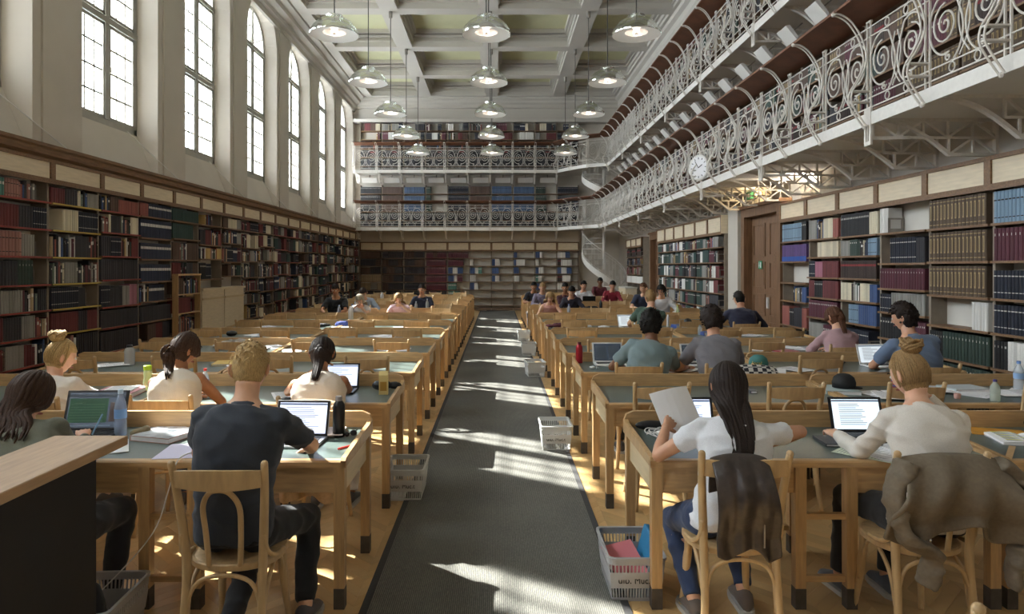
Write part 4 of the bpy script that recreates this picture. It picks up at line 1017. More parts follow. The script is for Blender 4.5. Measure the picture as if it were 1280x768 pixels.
def hand_geo(mb, Wp, d, nrm, side, curl=.45, spread=.12, k=1.):
    """Wp wrist, d direction of the fingers, nrm back of the hand, side +1 right / -1 left"""
    d = Vector(d).normalized(); nrm = Vector(nrm); nrm = (nrm-d*nrm.dot(d)).normalized(); lat = d.cross(nrm)*side   # lat points to the little finger side
    def pt(a, b, c): return Wp+d*a*k+lat*b*k+nrm*c*k
    rings = []
    for a, w, t in ((-.02, .024, .018), (.01, .026, .017), (.04, .036, .017), (.075, .041, .0145), (.09, .038, .011)):
        rings.append([pt(a, w*math.cos(2*PI*i/14), t*math.sin(2*PI*i/14)-.002) for i in range(14)])
    mb.loft(rings)
    for j, (b, L, r) in enumerate(((-.029, .072, .0092), (-.0095, .082, .0095), (.0105, .076, .0092), (.029, .058, .0082))):
        p = pt(.082, b, 0); dirv = (d+lat*(b*spread*18)).normalized(); P = [pt(.06, b*.95, 0), p]; a = curl*.5
        for q, f in enumerate((.45, .3, .25)):
            dd = dirv*math.cos(a)-nrm*math.sin(a); p = p+dd*L*f*k; P.append(p); a += curl*(.8+.1*j)
        mb.tube(catmull(P, 3), [r*k*(1-.3*i/12) for i in range(13)], 8)
        mb.ball(P[-1], r*k*.72, 8, 6)
    P = [pt(.01, -.018, -.004), pt(.035, -.042, -.012), pt(.062, -.056, -.022), pt(.085, -.058, -.036)]
    mb.tube(catmull(P, 3), [.0125*k, .0125*k, .012*k, .0118*k, .0112*k, .011*k, .0108*k, .0104*k, .0098*k, .0085*k], 8); mb.ball(P[-1], .0088*k, 8, 6)

SKN = {'fair': 'D9A98C', 'light': 'CD9A7C', 'tan': 'A87554', 'brown': '7C5238', 'pale': 'E0B8A0'}
HAIRC = {'blond': 'B79A6B', 'darkblond': '9A7C55', 'brown': '3E2B20', 'dark': '2A201C', 'black': '17130F', 'auburn': '5A3A28', 'greyblond': 'A49A86'}
def skin_mat(k):
    m = mat('skin_'+k, SKN[k], .5, kind='noise', scale=25, amt=.05)
    b = m.node_tree.nodes['Principled BSDF']; b.inputs['Subsurface Weight'].default_value = .12; b.inputs['Subsurface Radius'].default_value = (.02, .008, .004); return m
def hair_mat(k): return mat('hair_'+k, HAIRC[k], .6, kind='noise', scale=40, amt=.35, bump=.25, stretch=(6, 6, 1.2), spec=.25)
def cloth(h, rough=.85): return mat('cloth_'+h, h, rough, kind='noise', scale=220, amt=.07, bump=.12, sheen=.15)
def hairdo(root, style, hm, H, R, N, spine_dn, fem, seed, vox):
    rg = random.Random(seed); rx, ry, rz = (.073, .093, .115) if fem else (.076, .096, .119)
    n, m = 48, 34; b = MB(); rings = []
    puff = {'short': (.007, .016), 'crop': (.005, .012), 'curly': (.026, .034), 'bun': (.010, .012), 'pony': (.010, .013), 'long': (.014, .016), 'messy': (.013, .02)}[style]
    amp = {'short': .006, 'crop': .004, 'curly': .016, 'bun': .002, 'pony': .003, 'long': .003, 'messy': .006}[style]
    for i in range(1, m):
        a = -PI/2+PI*i/m; ring = []
        for k in range(n):
            t = 2*PI*k/n; x = math.cos(a)*math.cos(t); y = math.cos(a)*math.sin(t); z = math.sin(a)
            hl = .52-.1*abs(x)                                     # hair line height at the front
            f = 1-sst(.1, .45, y)*(1-sst(hl-.12, hl+.02, z))
            low = -.62 if style in ('short', 'crop') else -.72
            f *= sst(low-.12, low+.06, z)
            if style in ('short', 'crop', 'curly'): f *= 1-sst(-.25, .1, y)*(1-sst(-.12, .1, z))*sst(.5, .7, abs(x))
            else: f *= 1-sst(.0, .3, y)*(1-sst(-.12, .1, z))
            p = puff[0]+(puff[1]-puff[0])*sst(-.1, .9, z)
            p *= 1-.6*max(0, y)
            if style in ('short', 'crop') and z < 0: p *= .55
            p += amp*noise.noise(Vector((x*(9 if style == 'curly' else 16)+seed, y*(9 if style == 'curly' else 16), z*(9 if style == 'curly' else 5))))*1.6
            zz = z; X, Y, Z = x*rx, y*ry, z*rz
            if z < 0: X *= 1-.16*(-z)**1.2; Y = Y if y > 0 else Y*(1-.36*(-z))
            off = -.012*(1-f)+p*f
            L = math.sqrt(x*x/1.0+y*y+z*z); v = Vector((X, Y, Z)); v += Vector((x, y, z))*off
            ring.append(R @ v+H)
        rings.append(ring)
    b.loft(rings)
    def surf(az, el, off): # az measured from the back, towards +x
        x = math.cos(el)*math.sin(az); y = -math.cos(el)*math.cos(az); z = math.sin(el)
        X, Y, Z = x*rx, y*ry, z*rz
        if z < 0: Y *= (1-.3*(-z))
        return R @ (Vector((X, Y, Z))+Vector((x, y, z))*off)+H
    back = Vector((0, -1, 0))
    if style in ('short', 'crop', 'messy'):                         # tufts following the crown
        for q in range(150 if vox < .011 else 40):
            az = rg.uniform(-PI, PI); el = rg.uniform(.15, 1.5); da = rg.uniform(-.25, .25); r = rg.uniform(.004, .007)
            P = [surf(az+da*t, el-.16*t*4*(.3), .012+.006*math.sin(t*PI)+(.008*t)) for t in (0, .33, .66, 1)]
            b.tube(P, [r, r, r*.8, .001], 5, flat=.5)
    if style == 'curly':
        for q in range(260 if vox < .011 else 90):
            az = rg.uniform(-PI, PI); el = rg.uniform(-.35 if abs(az) < 1.6 else .45, 1.5)
            c = surf(az, el, rg.uniform(.018, .034)); b.ball(c, (rg.uniform(.008, .014), rg.uniform(.008, .014), rg.uniform(.007, .012)), 7, 5)
    def locks(count, azr, el0, el1, path, r0, jitter):
        for q in range(count):
            u = (q+.5)/count*2-1; az = u*azr+rg.uniform(-.06, .06)
            P = [surf(az, el0+(el1-el0)*t/4, .011+rg.uniform(0, .003)) for t in range(5)]
            for j, (c, wdt) in enumerate(path):
                P.append(c+Vector((u*wdt+rg.uniform(-1, 1)*jitter, rg.uniform(-1, 1)*jitter*.8-.012*math.cos(u*PI/2), rg.uniform(-1, 1)*jitter*(2 if j == len(path)-1 else .3))))
            P = catmull(P, 3); K = len(P); rr = r0*rg.uniform(.7, 1.2)
            b.tube(P, [rr*(.5+.5*min(1, i/6)) if i < K*.75 else rr*max(.12, (1-(i-K*.75)/(K*.25))) for i in range(K)], 6, flat=.7)
    nape = R @ Vector((0, -.085, -.09))+H
    dn = spine_dn; D = dn.normalized()
    backoff = Vector((0, -.15, .02))
    if style == 'long':
        L = {True: .42, False: .2}[seed % 2 == 0]
        p1 = nape+Vector((0, -.02, -.05)); p2 = N+backoff+D*.08; p3 = N+backoff+D*(L*.55)+Vector((0, -.02, 0)); p4 = N+backoff+D*L+Vector((0, -.02, 0))
        if L > .3: locks(70, 1.9, 1.2, -.35, [(p1, .075), (p2, .055), (p3, .035), (p4, .028)], .0125, .004)
        else: locks(80, 2.1, 1.2, -.3, [(nape+Vector((0, 0, -.03)), .1), (N+Vector((0, -.09, .05)), .12), (N+backoff+D*.05, .125)], .014, .012)
    if style == 'pony' or style == 'messy':
        k0 = R @ Vector((0, -.104, -.01))+H if style == 'pony' else R @ Vector((0, -.098, -.04))+H
        b.ball(k0, (.026, .024, .026), 12, 8)
        tail = [(k0+Vector((0, -.025, -.03)), .03), (k0+Vector((0, -.03, -.09)), .034), (N+backoff+D*.03, .022)]
        locks(46, 2.3, 1.1, -.1, [(k0, .012)]+tail, .0095, .008 if style == 'messy' else .004)
        if style == 'messy':
            for q in range(40):
                a = rg.uniform(-PI, PI); P = [k0+Vector((.03*math.cos(a), -.01, .03*math.sin(a))), k0+Vector((.055*math.cos(a), -.03, .05*math.sin(a)-.01)), k0+Vector((.05*math.cos(a+.5), -.035, .05*math.sin(a+.5)-.05))]
                b.tube(catmull(P, 3), [.006]*6+[.001], 5)
    if style == 'bun':
        k0 = R @ Vector((0, -.075, .125))+H
        b.ball(k0, (.05, .046, .04), 14, 10)
        for q in range(46):
            a = rg.uniform(0, 2*PI); tilt = rg.uniform(-.5, .5); rr = rg.uniform(.034, .054)
            P = [k0+Vector((rr*math.cos(a+t), rr*math.sin(a+t)*.9, .02*math.sin(t*1.5+tilt)+rg.uniform(-.012, .022))) for t in (0, .5, 1., 1.5, 2.)]
            b.tube(P, [.003, .007, .008, .006, .001], 5)
        locks(44, 1.75, -.5, 1.25, [(k0, .01)], .006, .002)
    O('hair', b.mesh('hair', hm, True), root)
HAIRD = ['short dark', '']
def person(label, pos, rz, head, yaw=0, pitch=25, roll=0, fem=False, skin='fair', hair=('short', 'brown'), top='303540', sleeve='short', pants='23252B', shoe='55504C', L=None, R=None, Lp=None, Rp=None,
           feet=None, vox=.014, width=1., seed=0, collar=True, hd=None, fold=.011, hood=False, foldz=(7, 7, 11), handk=1., Ln=None, Rn=None, pelvis_z=.555):
    root = O('person', None, None, (pos[0], pos[1], 0), rz=rz); tag(root, label, 'person')
    Mi = Matrix.Rotation(-rz, 3, 'Z')
    H = Mi @ (Vector(head)-Vector((pos[0], pos[1], 0)))
    Rh = rotm(math.radians(yaw), math.radians(pitch), math.radians(roll))
    P = Vector((0, 0, pelvis_z)); N = H-Rh @ Vector((0, .028, .0))-Vector((0, .045, .168))
    if fem: N += Vector((0, 0, .008))
    bend = Vector((0, -.05, .02)); mid = (P+N)/2+bend
    sp = catmull([P+Vector((0, .0, -.05)), P, (P+mid)/2+Vector((0, -.012, 0)), mid, (mid+N)/2+Vector((0, -.018, .0)), N], 4); K = len(sp)-1
    def sect(i):
        a = sp[max(0, i-1)]; c = sp[min(K, i+1)]; T = (c-a).normalized(); r = Vector((1, 0, 0)); r = (r-T*r.dot(T)).normalized(); return T, r, T.cross(r)
    wS = (.168 if fem else .187)*width
    prof = [(0, .150, .115), (.12, .172, .125), (.3, .155, .112), (.45, .142, .104), (.62, .152, .112), (.78, .168, .112), (.88, .160, .098), (.95, .105, .08), (1., .062, .06)] if fem else \
           [(0, .150, .115), (.12, .168, .125), (.3, .160, .115), (.45, .156, .110), (.62, .172, .118), (.78, .186, .118), (.88, .175, .102), (.95, .115, .082), (1., .066, .064)]
    def pw(t, j):
        for k in range(len(prof)-1):
            if t <= prof[k+1][0]: u = (t-prof[k][0])/(prof[k+1][0]-prof[k][0]); return prof[k][j]+(prof[k+1][j]-prof[k][j])*u
        return prof[-1][j]
    def torso(mb, grow, i0=0, i1=None, top_grow=0):
        rings = []
        for i in range(i0, (i1 or K)+1):
            t = i/K; T, r, f = sect(i); a = pw(t, 1)*width+grow; b_ = pw(t, 2)*width**.5+grow
            rings.append([sp[i]+r*a*math.copysign(abs(math.cos(q))**.85, math.cos(q))+f*b_*math.copysign(abs(math.sin(q))**.9, math.sin(q)) for q in [2*PI*k/24 for k in range(24)]])
        mb.loft(rings)
    T, r_, f_ = sect(K-1); SC = sp[K]-T*.055
    arms = []
    for s, tgt, pole in ((-1, L, Lp), (1, R, Rp)):
        Sh = SC+r_*s*(wS-.02)-T*.018
        tg = Vector(tgt) if tgt else Vector((s*.12, .46, .80))
        pole = pole or (s*.9, -.2, -.75)
        l1, l2 = (.27, .235) if fem else (.295, .255)
        arms.append((s, Sh, ik(Sh, tg, l1, l2, pole), tg))
    fts = feet or [(-.12, .34), (.12, .36)]
    legs = []
    for s, ft in zip((-1, 1), fts):
        hip = P+Vector((s*.092, .02, -.015)); an = Vector((ft[0], ft[1], ft[2] if len(ft) > 2 else .09)); kn = ik(hip, an, .43, .42, (s*.12, 1, .55)); legs.append((s, hip, kn, an, ft))
    # ---- body
    b = MB(); torso(b, -.012)
    b.tube([N-T*.04, N+(H-N)*.35, H+Rh @ Vector((0, -.018, -.06))], [.06, .05 if fem else .056, .052 if fem else .058], 16)
    for s, Sh, E, Wr in arms:
        b.tube([N+(H-N)*.12+r_*s*.01, SC.lerp(Sh, .5)+T*.004, Sh], [.042, .046, .048], 12); b.ball(Sh, .05, 12, 8)
        k = .88 if fem else 1.; b.tube([Sh, Sh.lerp(E, .35), Sh.lerp(E, .8), E], [.05*k, .049*k, .041*k, .038*k], 12); b.ball(E, .0385*k, 12, 8)
        b.tube([E, E.lerp(Wr, .3), E.lerp(Wr, .75), Wr], [.038*k, .041*k, .031*k, .025*k], 12)
    for s, hip, kn, an, ft in legs:
        b.ball(hip, .085, 12, 8); b.tube([hip, hip.lerp(kn, .5), kn], [.086, .074, .054], 12); b.ball(kn, .054, 12, 8); b.tube([kn, kn.lerp(an, .3), an], [.053, .053, .034], 12); b.ball(an, .035, 10, 6)
    bm_ = evaluated(b.mesh('tmp', DARK), vox, 3)
    x = MB(); head_geo(x, H, Rh, fem)
    for (s, Sh, E, Wr), nn in zip(arms, (Ln, Rn)):
        d = (Wr-E).normalized(); flat = Vector((d.x-s*.15, d.y, min(d.z, .2) if Wr.z < .9 else d.z))
        hand_geo(x, Wr, flat, nn or (0, -.1, 1), s, .5, .12, (.92 if fem else 1.)*handk)
    O('body', join_into(bm_, x, 'body', skin_mat(skin)), root)
    # ---- face
    e = MB(); ed = MB(); m_ = MB()
    for s in (-1, 1):
        e.ball(H+Rh @ Vector((s*.029, .083, .014)), (.0125, .010, .009), 10, 8, Rh); ed.ball(H+Rh @ Vector((s*.029, .0905, .014)), (.0055, .004, .0055), 8, 6, Rh)
        ed.tube([H+Rh @ Vector((s*.014, .096, .034)), H+Rh @ Vector((s*.03, .096, .039)), H+Rh @ Vector((s*.046, .086, .034))], .0032, 5)
    m_.ball(H+Rh @ Vector((0, .0965, -.05)), (.022, .006, .006), 10, 6, Rh)
    O('eyes', e.mesh('eyes', mat('eye_white', 'D8D4CC', .3), True), root); O('brows', ed.mesh('brows', mat('brow_dark', '33251D', .7), True), root); O('lips', m_.mesh('lips', mat('lip', 'A5605A', .5), True), root)
    # ---- clothes
    if sleeve != 'bare':
        b = MB(); torso(b, .012, 1, K-1)
        T2, r2, f2 = sect(K-1)
        b.tube([sp[K-1]-T2*.03, sp[K]+T*.0], [.085, .068 if collar else .08], 16)
        for s, Sh, E, Wr in arms:
            k = .9 if fem else 1.
            if sleeve == 'none': b.tube([SC+r_*s*.03+T*.012, Sh.lerp(SC, .25)], [.05, .056], 12); continue
            b.tube([SC+r_*s*.03+T*.012, SC.lerp(Sh, .55)+T*.0, Sh], [.052, .06, .064*k], 14); b.ball(Sh, .0655*k, 14, 8)
            if sleeve == 'short': b.tube([Sh, Sh.lerp(E, .35), Sh.lerp(E, .55 if fem else .74)], [.064*k, .063*k, .060*k], 14)
            else:
                b.tube([Sh, Sh.lerp(E, .5), E], [.064*k, .056*k, .050*k], 14); b.ball(E, .050*k, 12, 8); b.tube([E, E.lerp(Wr, .4), E.lerp(Wr, .96)], [.050*k, .047*k, .036*k], 14)
        nm = 'shirt' if sleeve != 'long' else 'sweater'
        if hood: nm = 'hooded_jacket'; b.ball(N+Vector((0, -.07, -.02)), (.13, .07, .06), 16, 10); b.ball(N+Vector((0, -.03, .0)), (.115, .09, .045), 16, 10)
        O(nm, evaluated(b.mesh('tmp', cloth(top)), vox*.85, 3, fold, seed, foldz), root)
    b = MB(); rings = []
    torso(b, .010, 0, 4)
    for s, hip, kn, an, ft in legs:
        b.ball(hip, .1, 12, 8); b.tube([hip, hip.lerp(kn, .5), kn], [.099, .084, .066], 14); b.ball(kn, .066, 12, 8); b.tube([kn, kn.lerp(an, .4), an+(kn-an).normalized()*.02], [.065, .06, .048], 14)
    O('trousers', evaluated(b.mesh('tmp', cloth(pants)), vox, 3, fold*.8, seed+5, (9, 9, 9)), root)
    for s, hip, kn, an, ft in legs:
        b = MB(); z0 = an.z-.09; dirx = s*.12; so = MB()
        def ring(y, hw, z1, zb=.02): return [(an.x+dirx*y*.6+hw*math.cos(q), an.y+y, z0+zb+(z1-zb)*(.5+.5*math.sin(q))) for q in [2*PI*k/14 for k in range(14)]]
        b.loft([ring(-.085, .012, .06), ring(-.075, .033, .085), ring(-.03, .042, .11), ring(.03, .044, .1), ring(.09, .047, .07), ring(.14, .043, .055), ring(.17, .02, .045)])
        q = O('shoe', b.mesh('shoe', cloth(shoe, .7), True), root)
        so.loft([[(an.x+dirx*y*.6+s2*hw, an.y+y, z0+zz) for s2, zz in ((-1, 0), (1, 0), (1, .024), (-1, .024))] for y, hw in ((-.095, .02), (-.07, .04), (.03, .045), (.1, .05), (.15, .044), (.178, .02))])
        O('sole', so.mesh('sole', mat('shoe_sole', 'B9B5AE', .6)), q)
    if hair: hairdo(root, hair[0], hair_mat(hair[1]), H, Rh, N, P-N, fem, seed, vox)
    return root
NV = .0095
person('young man with short blond hair in a dark blue T-shirt at the front left desk', (-1.2, 3.12), 0, (-1.185, 3.27, 1.262), yaw=8, pitch=22, skin='fair', hair=('short', 'blond'), top='2C323D', pants='17181C', shoe='4A4448',
       L=(-.17, .38, 1.02), R=(.2, .50, .79), Rp=(1, -.1, -.55), Lp=(-.5, -.1, -1), feet=[(-.02, -.02, .12), (.26, .22)], vox=NV, width=1.04, seed=2, Ln=(-.8, -.6, .2))
person('woman with shoulder-length dark brown hair in a grey-green hooded jacket, lower left', (-2.07, 3.08), 0, (-2.28, 3.33, 1.12), yaw=-12, pitch=35, fem=True, skin='light', hair=('long', 'brown'), top='6A6C5E', sleeve='long', pants='2A2C33',
       L=(-.3, .42, .80), R=(-.12, .53, .85), Rp=(.3, -.1, -1), vox=NV, seed=3, hood=True, width=1.08)
person('blonde woman with messy ponytail and white cardigan, second left desk row', (-2.98, 4.62), 0, (-3.06, 4.78, 1.12), yaw=-38, pitch=22, fem=True, skin='fair', hair=('bun', 'blond'), top='D9D2CB', sleeve='long', pants='3A3F4C', vox=.011, seed=4)
person('woman with dark ponytail in a cream sleeveless blouse, second left desk row', (-2.17, 4.66), 0, (-2.22, 4.84, 1.16), yaw=-30, pitch=28, fem=True, skin='tan', hair=('messy', 'brown'), top='D8CDBE', sleeve='none', pants='35384A', L=(-.1, .42, .80), R=(.05, .44, .80), vox=.011, seed=5)
person('woman with dark tied hair in a cream lace top at the second left desk', (-1.2, 4.66), 0, (-1.25, 4.86, 1.135), yaw=6, pitch=35, fem=True, skin='tan', hair=('pony', 'dark'), top='D3C6B8', sleeve='none', pants='D8CFC6', R=(.0, .60, .79), Rp=(1, .1, -.35), L=(-.16, .40, .98), vox=.011, seed=7, width=1.06)
person('woman with very long straight dark hair in a white T-shirt, front right desk', (1.1, 3.28), 0, (1.17, 3.46, 1.145), yaw=-8, pitch=28, fem=True, skin='light', hair=('long', 'dark'), top='DCDDE2', sleeve='short', pants='2B3B5C', shoe='5D5149',
       L=(-.2, .36, .90), Lp=(-1, -.2, -.9), R=(.30, .34, .80), Rp=(1, -.1, .3), feet=[(-.12, .12), (.16, .22)], vox=NV, seed=6, Ln=(.2, -.8, .5))
person('woman with blonde top bun in a cream long-sleeved top, front right desk', (2.07, 3.27), 0, (2.10, 3.48, 1.20), yaw=14, pitch=26, fem=True, skin='fair', hair=('bun', 'darkblond'), top='D6CFC6', sleeve='long', pants='26272B', shoe='5B626E',
       L=(-.2, .50, .82), Lp=(-.25, -.1, -1), Ln=(-.2, -.3, 1), R=(.2, .34, 1.07), Rp=(.9, .3, -.9), feet=[(-.22, .42), (.02, .40)], vox=NV, seed=9, foldz=(5, 5, 12), Rn=(.9, -.3, .3), width=1.06)
person('dark-haired man in a pale teal T-shirt, third desk row right of the carpet', (1.28, 6.13), 0, (1.42, 6.32, 1.215), yaw=-18, pitch=24, skin='brown', hair=('curly', 'black'), top='74868A', vox=.012, seed=10, R=(.22, .46, .79), Rp=(1, -.1, -.5))
person('dark-haired man in a grey T-shirt, third desk row, second seat on the right', (1.98, 6.1), 0, (1.99, 6.34, 1.255), yaw=0, pitch=30, skin='light', hair=('curly', 'dark'), top='77757C', vox=.012, seed=11, L=(-.16, .46, .79))
person('curly-haired man in a blue T-shirt beside the right bookcases', (3.80, 6.1), 0, (3.72, 6.25, 1.285), yaw=38, pitch=18, skin='light', hair=('curly', 'dark'), top='667893', vox=.012, seed=12, L=(-.2, .46, .80), width=1.05)
person('woman in pink and dark grey cardigan with straight brown hair by the right bookcases', (3.76, 7.48), 0, (3.79, 7.68, 1.185), yaw=16, pitch=28, fem=True, skin='fair', hair=('pony', 'auburn'), top='B08F94', sleeve='long', vox=.013, seed=13)
person('ginger-haired man in a dark green T-shirt on the right side', (2.24, 10.45), 0, (2.37, 10.6, 1.27), yaw=10, pitch=15, skin='fair', hair=('crop', 'darkblond'), top='3F5549', vox=.014, seed=14)
person('dark-haired man in a navy sweater in front of the double door', (3.74, 10.45), 0, (3.77, 10.65, 1.25), yaw=14, pitch=25, skin='light', hair=('crop', 'black'), top='20233A', sleeve='long', vox=.014, seed=15, L=(-.35, .42, .8), R=(.38, .42, .8), width=1.1)
FV = .016
person('man in a black T-shirt with red print facing the viewer, far left', (-3.42, 14.45), PI, (-3.4, 14.3, 1.27), pitch=22, skin='tan', hair=('short', 'dark'), top='1D1D20', vox=FV, seed=16, width=1.08)
person('woman in a white top resting her face in her hands, far left', (-2.88, 14.45), PI, (-2.86, 14.16, 1.07), pitch=40, fem=True, skin='fair', hair=('long', 'greyblond'), top='DAD6D6', vox=FV, seed=17, L=(-.05, .4, .93), R=(.05, .4, .93))
person('long-haired blonde woman in a pink and white top leaning on her hand, far left', (-2.05, 14.45), PI, (-2.06, 14.2, 1.10), yaw=20, pitch=35, fem=True, skin='fair', hair=('long', 'darkblond'), top='D7B8C4', vox=FV, seed=19, L=(-.06, .38, .97))
person('man in a navy T-shirt facing the viewer beside bottles, far left desks', (-1.75, 15.9), PI, (-1.745, 15.72, 1.23), pitch=15, skin='light', hair=('crop', 'dark'), top='23273A', vox=FV, seed=20)
person('man in a light blue shirt bent sideways over his desk, far left', (-3.0, 15.95), PI, (-3.08, 15.65, 1.16), pitch=45, skin='light', hair=('short', 'dark'), top='9DABC0', sleeve='long', vox=FV, seed=21)
person('long-haired blonde woman in a pink sleeveless top, far right desks by the carpet', (1.1, 14.45), PI, (1.09, 14.22, 1.12), pitch=32, fem=True, skin='fair', hair=('long', 'darkblond'), top='C08E84', sleeve='none', vox=FV, seed=23)
person('balding man in a mauve shirt looking down, far right desks', (1.15, 17.35), PI, (1.13, 17.15, 1.24), pitch=25, skin='fair', hair=('crop', 'darkblond'), top='7D7488', sleeve='long', vox=FV, seed=24)
person('dark-haired man in a black shirt at the far end by the carpet', (.98, 18.8), PI, (.99, 18.62, 1.22), pitch=20, skin='tan', hair=('short', 'black'), top='24242C', vox=FV, seed=25)
person('person in a maroon jacket resting chin on hand, far right', (1.85, 17.35), PI, (1.70, 17.15, 1.23), pitch=18, skin='tan', hair=('short', 'black'), top='4A2430', sleeve='long', vox=FV, seed=26, L=(-.05, .35, 1.0))
person('person with black hair in a dark patterned top bent over desk, far right', (1.72, 15.9), PI, (1.70, 15.66, 1.19), pitch=35, skin='light', hair=('short', 'black'), top='2B2632', sleeve='long', vox=FV, seed=27)
person('man in a white T-shirt behind a black laptop, far right', (2.38, 18.8), PI, (2.35, 18.62, 1.25), yaw=15, pitch=15, skin='light', hair=('short', 'black'), top='CFCFD2', vox=FV, seed=28)
person('man in a dark red sweater beneath the spiral staircase', (3.2, 21.7), PI, (3.24, 21.55, 1.29), pitch=10, skin='brown', hair=('short', 'black'), top='5E1F28', sleeve='long', vox=FV, seed=29)
person('man in a bright red sweatshirt near the spiral staircase', (3.1, 18.8), PI, (3.14, 18.62, 1.25), pitch=25, skin='light', hair=('short', 'black'), top='8A1E30', sleeve='long', vox=FV, seed=30)
person('man in a dark blue polo seen from the side, before the shelves between the doors', (3.32, 15.9), PI, (3.36, 15.7, 1.26), yaw=-60, pitch=12, skin='fair', hair=('crop', 'auburn'), top='2A3147', vox=FV, seed=31)
person('person with black hair and white sleeves leaning towards the desk, right aisle', (3.5, 14.5), PI, (3.42, 14.25, 1.26), yaw=-30, pitch=25, skin='light', hair=('messy', 'black'), top='C9C9CE', sleeve='long', vox=FV, seed=32)
# ================================================================== things on the desks, chairs and floor
def desk_pt(px, py, z=TZ):
    Y = (EYE-z)*F/(py-VY); return Vector(((px-VX)*Y/F, Y, z))
SILV_ = mat('laptop_silver', 'B4B4B8', .35, .7); LBLK = mat('laptop_black', '1C1C1F', .4); LWHT = mat('laptop_white', 'DEDEDC', .35); KEYM = mat('keys', '2A2A2C', .6)
def screen_mat(n, c, e=.75): return mat('screen_'+n, c, .2, emit=e)
def laptop(X, Y, rz, label, body, bez, scr, w=.32, d=.22, tilt=108, z=TZ, lines='doc'):
    """hinge centre at X,Y ; user sits towards -y"""
    r = O('laptop', None, None, (X, Y, z+.001), rz=rz); tag(r, label, 'laptop')
    MB().cbox((0, -d/2, .008), (w, d, .016), None, .003).build('base', body, r)
    b = MB()
    for i in range(5):
        for j in range(13): b.box(-w*.42+j*w*.065, -w*.42+j*w*.065+w*.055, -.03-i*.02-.016, -.03-i*.02, .0165, .0185)
    o = b.build('keys', KEYM, r); o['kind'] = 'stuff'
    MB().box(-.05, .05, -d+.012, -d+.075, .0165, .0172).build('trackpad', bez, r)
    a = math.radians(tilt-90); R = Matrix.Rotation(-a, 3, 'X'); hgt = w*.66
    L_ = O('lid', MB().cbox((0, .003, hgt/2), (w, .007, hgt), None, .002).mesh('lid', [body]), r, (0, .002, .014), rot=(-a, 0, 0))
    MB().box(-w/2+.003, w/2-.003, -.0018, -.0006, .003, hgt-.003).build('bezel', bez, L_)
    MB().box(-w/2+.016, w/2-.016, -.0026, -.0019, .016, hgt-.014).build('display', scr, L_)
    b = MB(); y0, y1 = -.0032, -.0027
    ww = w/2-.016; top = hgt-.014
    if lines == 'doc':
        b.col = hexc('8496B8'); b.box(-ww, ww, y0, y1, top-.014, top-.004)
        b.col = hexc('9AA0AC'); rg = random.Random(int(X*100))
        for i in range(12): zz = top-.03-i*(top-.05)/13; b.box(-ww*.72, -ww*.72+ww*1.44*rg.uniform(.5, 1), y0, y1, zz, zz+.0035)
    elif lines == 'green':
        b.col = hexc('3F6B52'); b.box(-ww*.96, ww*.42, y0, y1, .045, top-.035)
        b.col = hexc('55606E'); b.box(-ww, ww, y0, y1, top-.028, top-.012); b.col = hexc('6A5A58'); b.box(ww*.5, ww*.9, y0, y1, .05, top-.06)
        b.col = hexc('7F93A8'); b.box(-ww*.9, ww*.6, y0, y1, .024, .032)
        b.col = hexc('58856A')
        for i in range(7): zz = .055+i*.016; b.box(-ww*.9, ww*.3, y0-.0003, y1-.0004, zz, zz+.004)
    else:
        b.col = hexc('5B6674'); b.box(-ww*.9, -.01, y0, y1, .03, top-.02); b.box(.01, ww*.9, y0, y1, .03, top-.02)
    if lines: b.build('screen_content', attr_mat('screen_print', .3), L_)
    return r
def sheet(X, Y, rz, w=.21, h=.297, label='white paper sheet', n=1, m=PAPER, z=TZ, curl=.0, cat='paper', name='paper_sheet', lines=True):
    r = O(name, None, None, (X, Y, z+.0012), rz=rz); tag(r, label, cat)
    b = MB(); N_ = 6; t = .0015*n
    rings = [[(-w/2+w*i/N_, -h/2, curl*math.sin(PI*i/N_)), (-w/2+w*i/N_, h/2, curl*math.sin(PI*i/N_)), (-w/2+w*i/N_, h/2, t+curl*math.sin(PI*i/N_)), (-w/2+w*i/N_, -h/2, t+curl*math.sin(PI*i/N_))] for i in range(N_+1)]
    b.loft(rings); b.build('leaf', m, r)
    if lines and curl == 0:
        b = MB(); rg = random.Random(int(X*77+Y*13))
        for i in range(14): yy = h*.42-i*h*.058; b.box(-w*.4, -w*.4+w*.8*rg.uniform(.5, 1), yy, yy+.003, t+.0002, t+.0006)
        b.build('printed_lines', mat('print_grey', '8C8E96', .7), r)
    return r
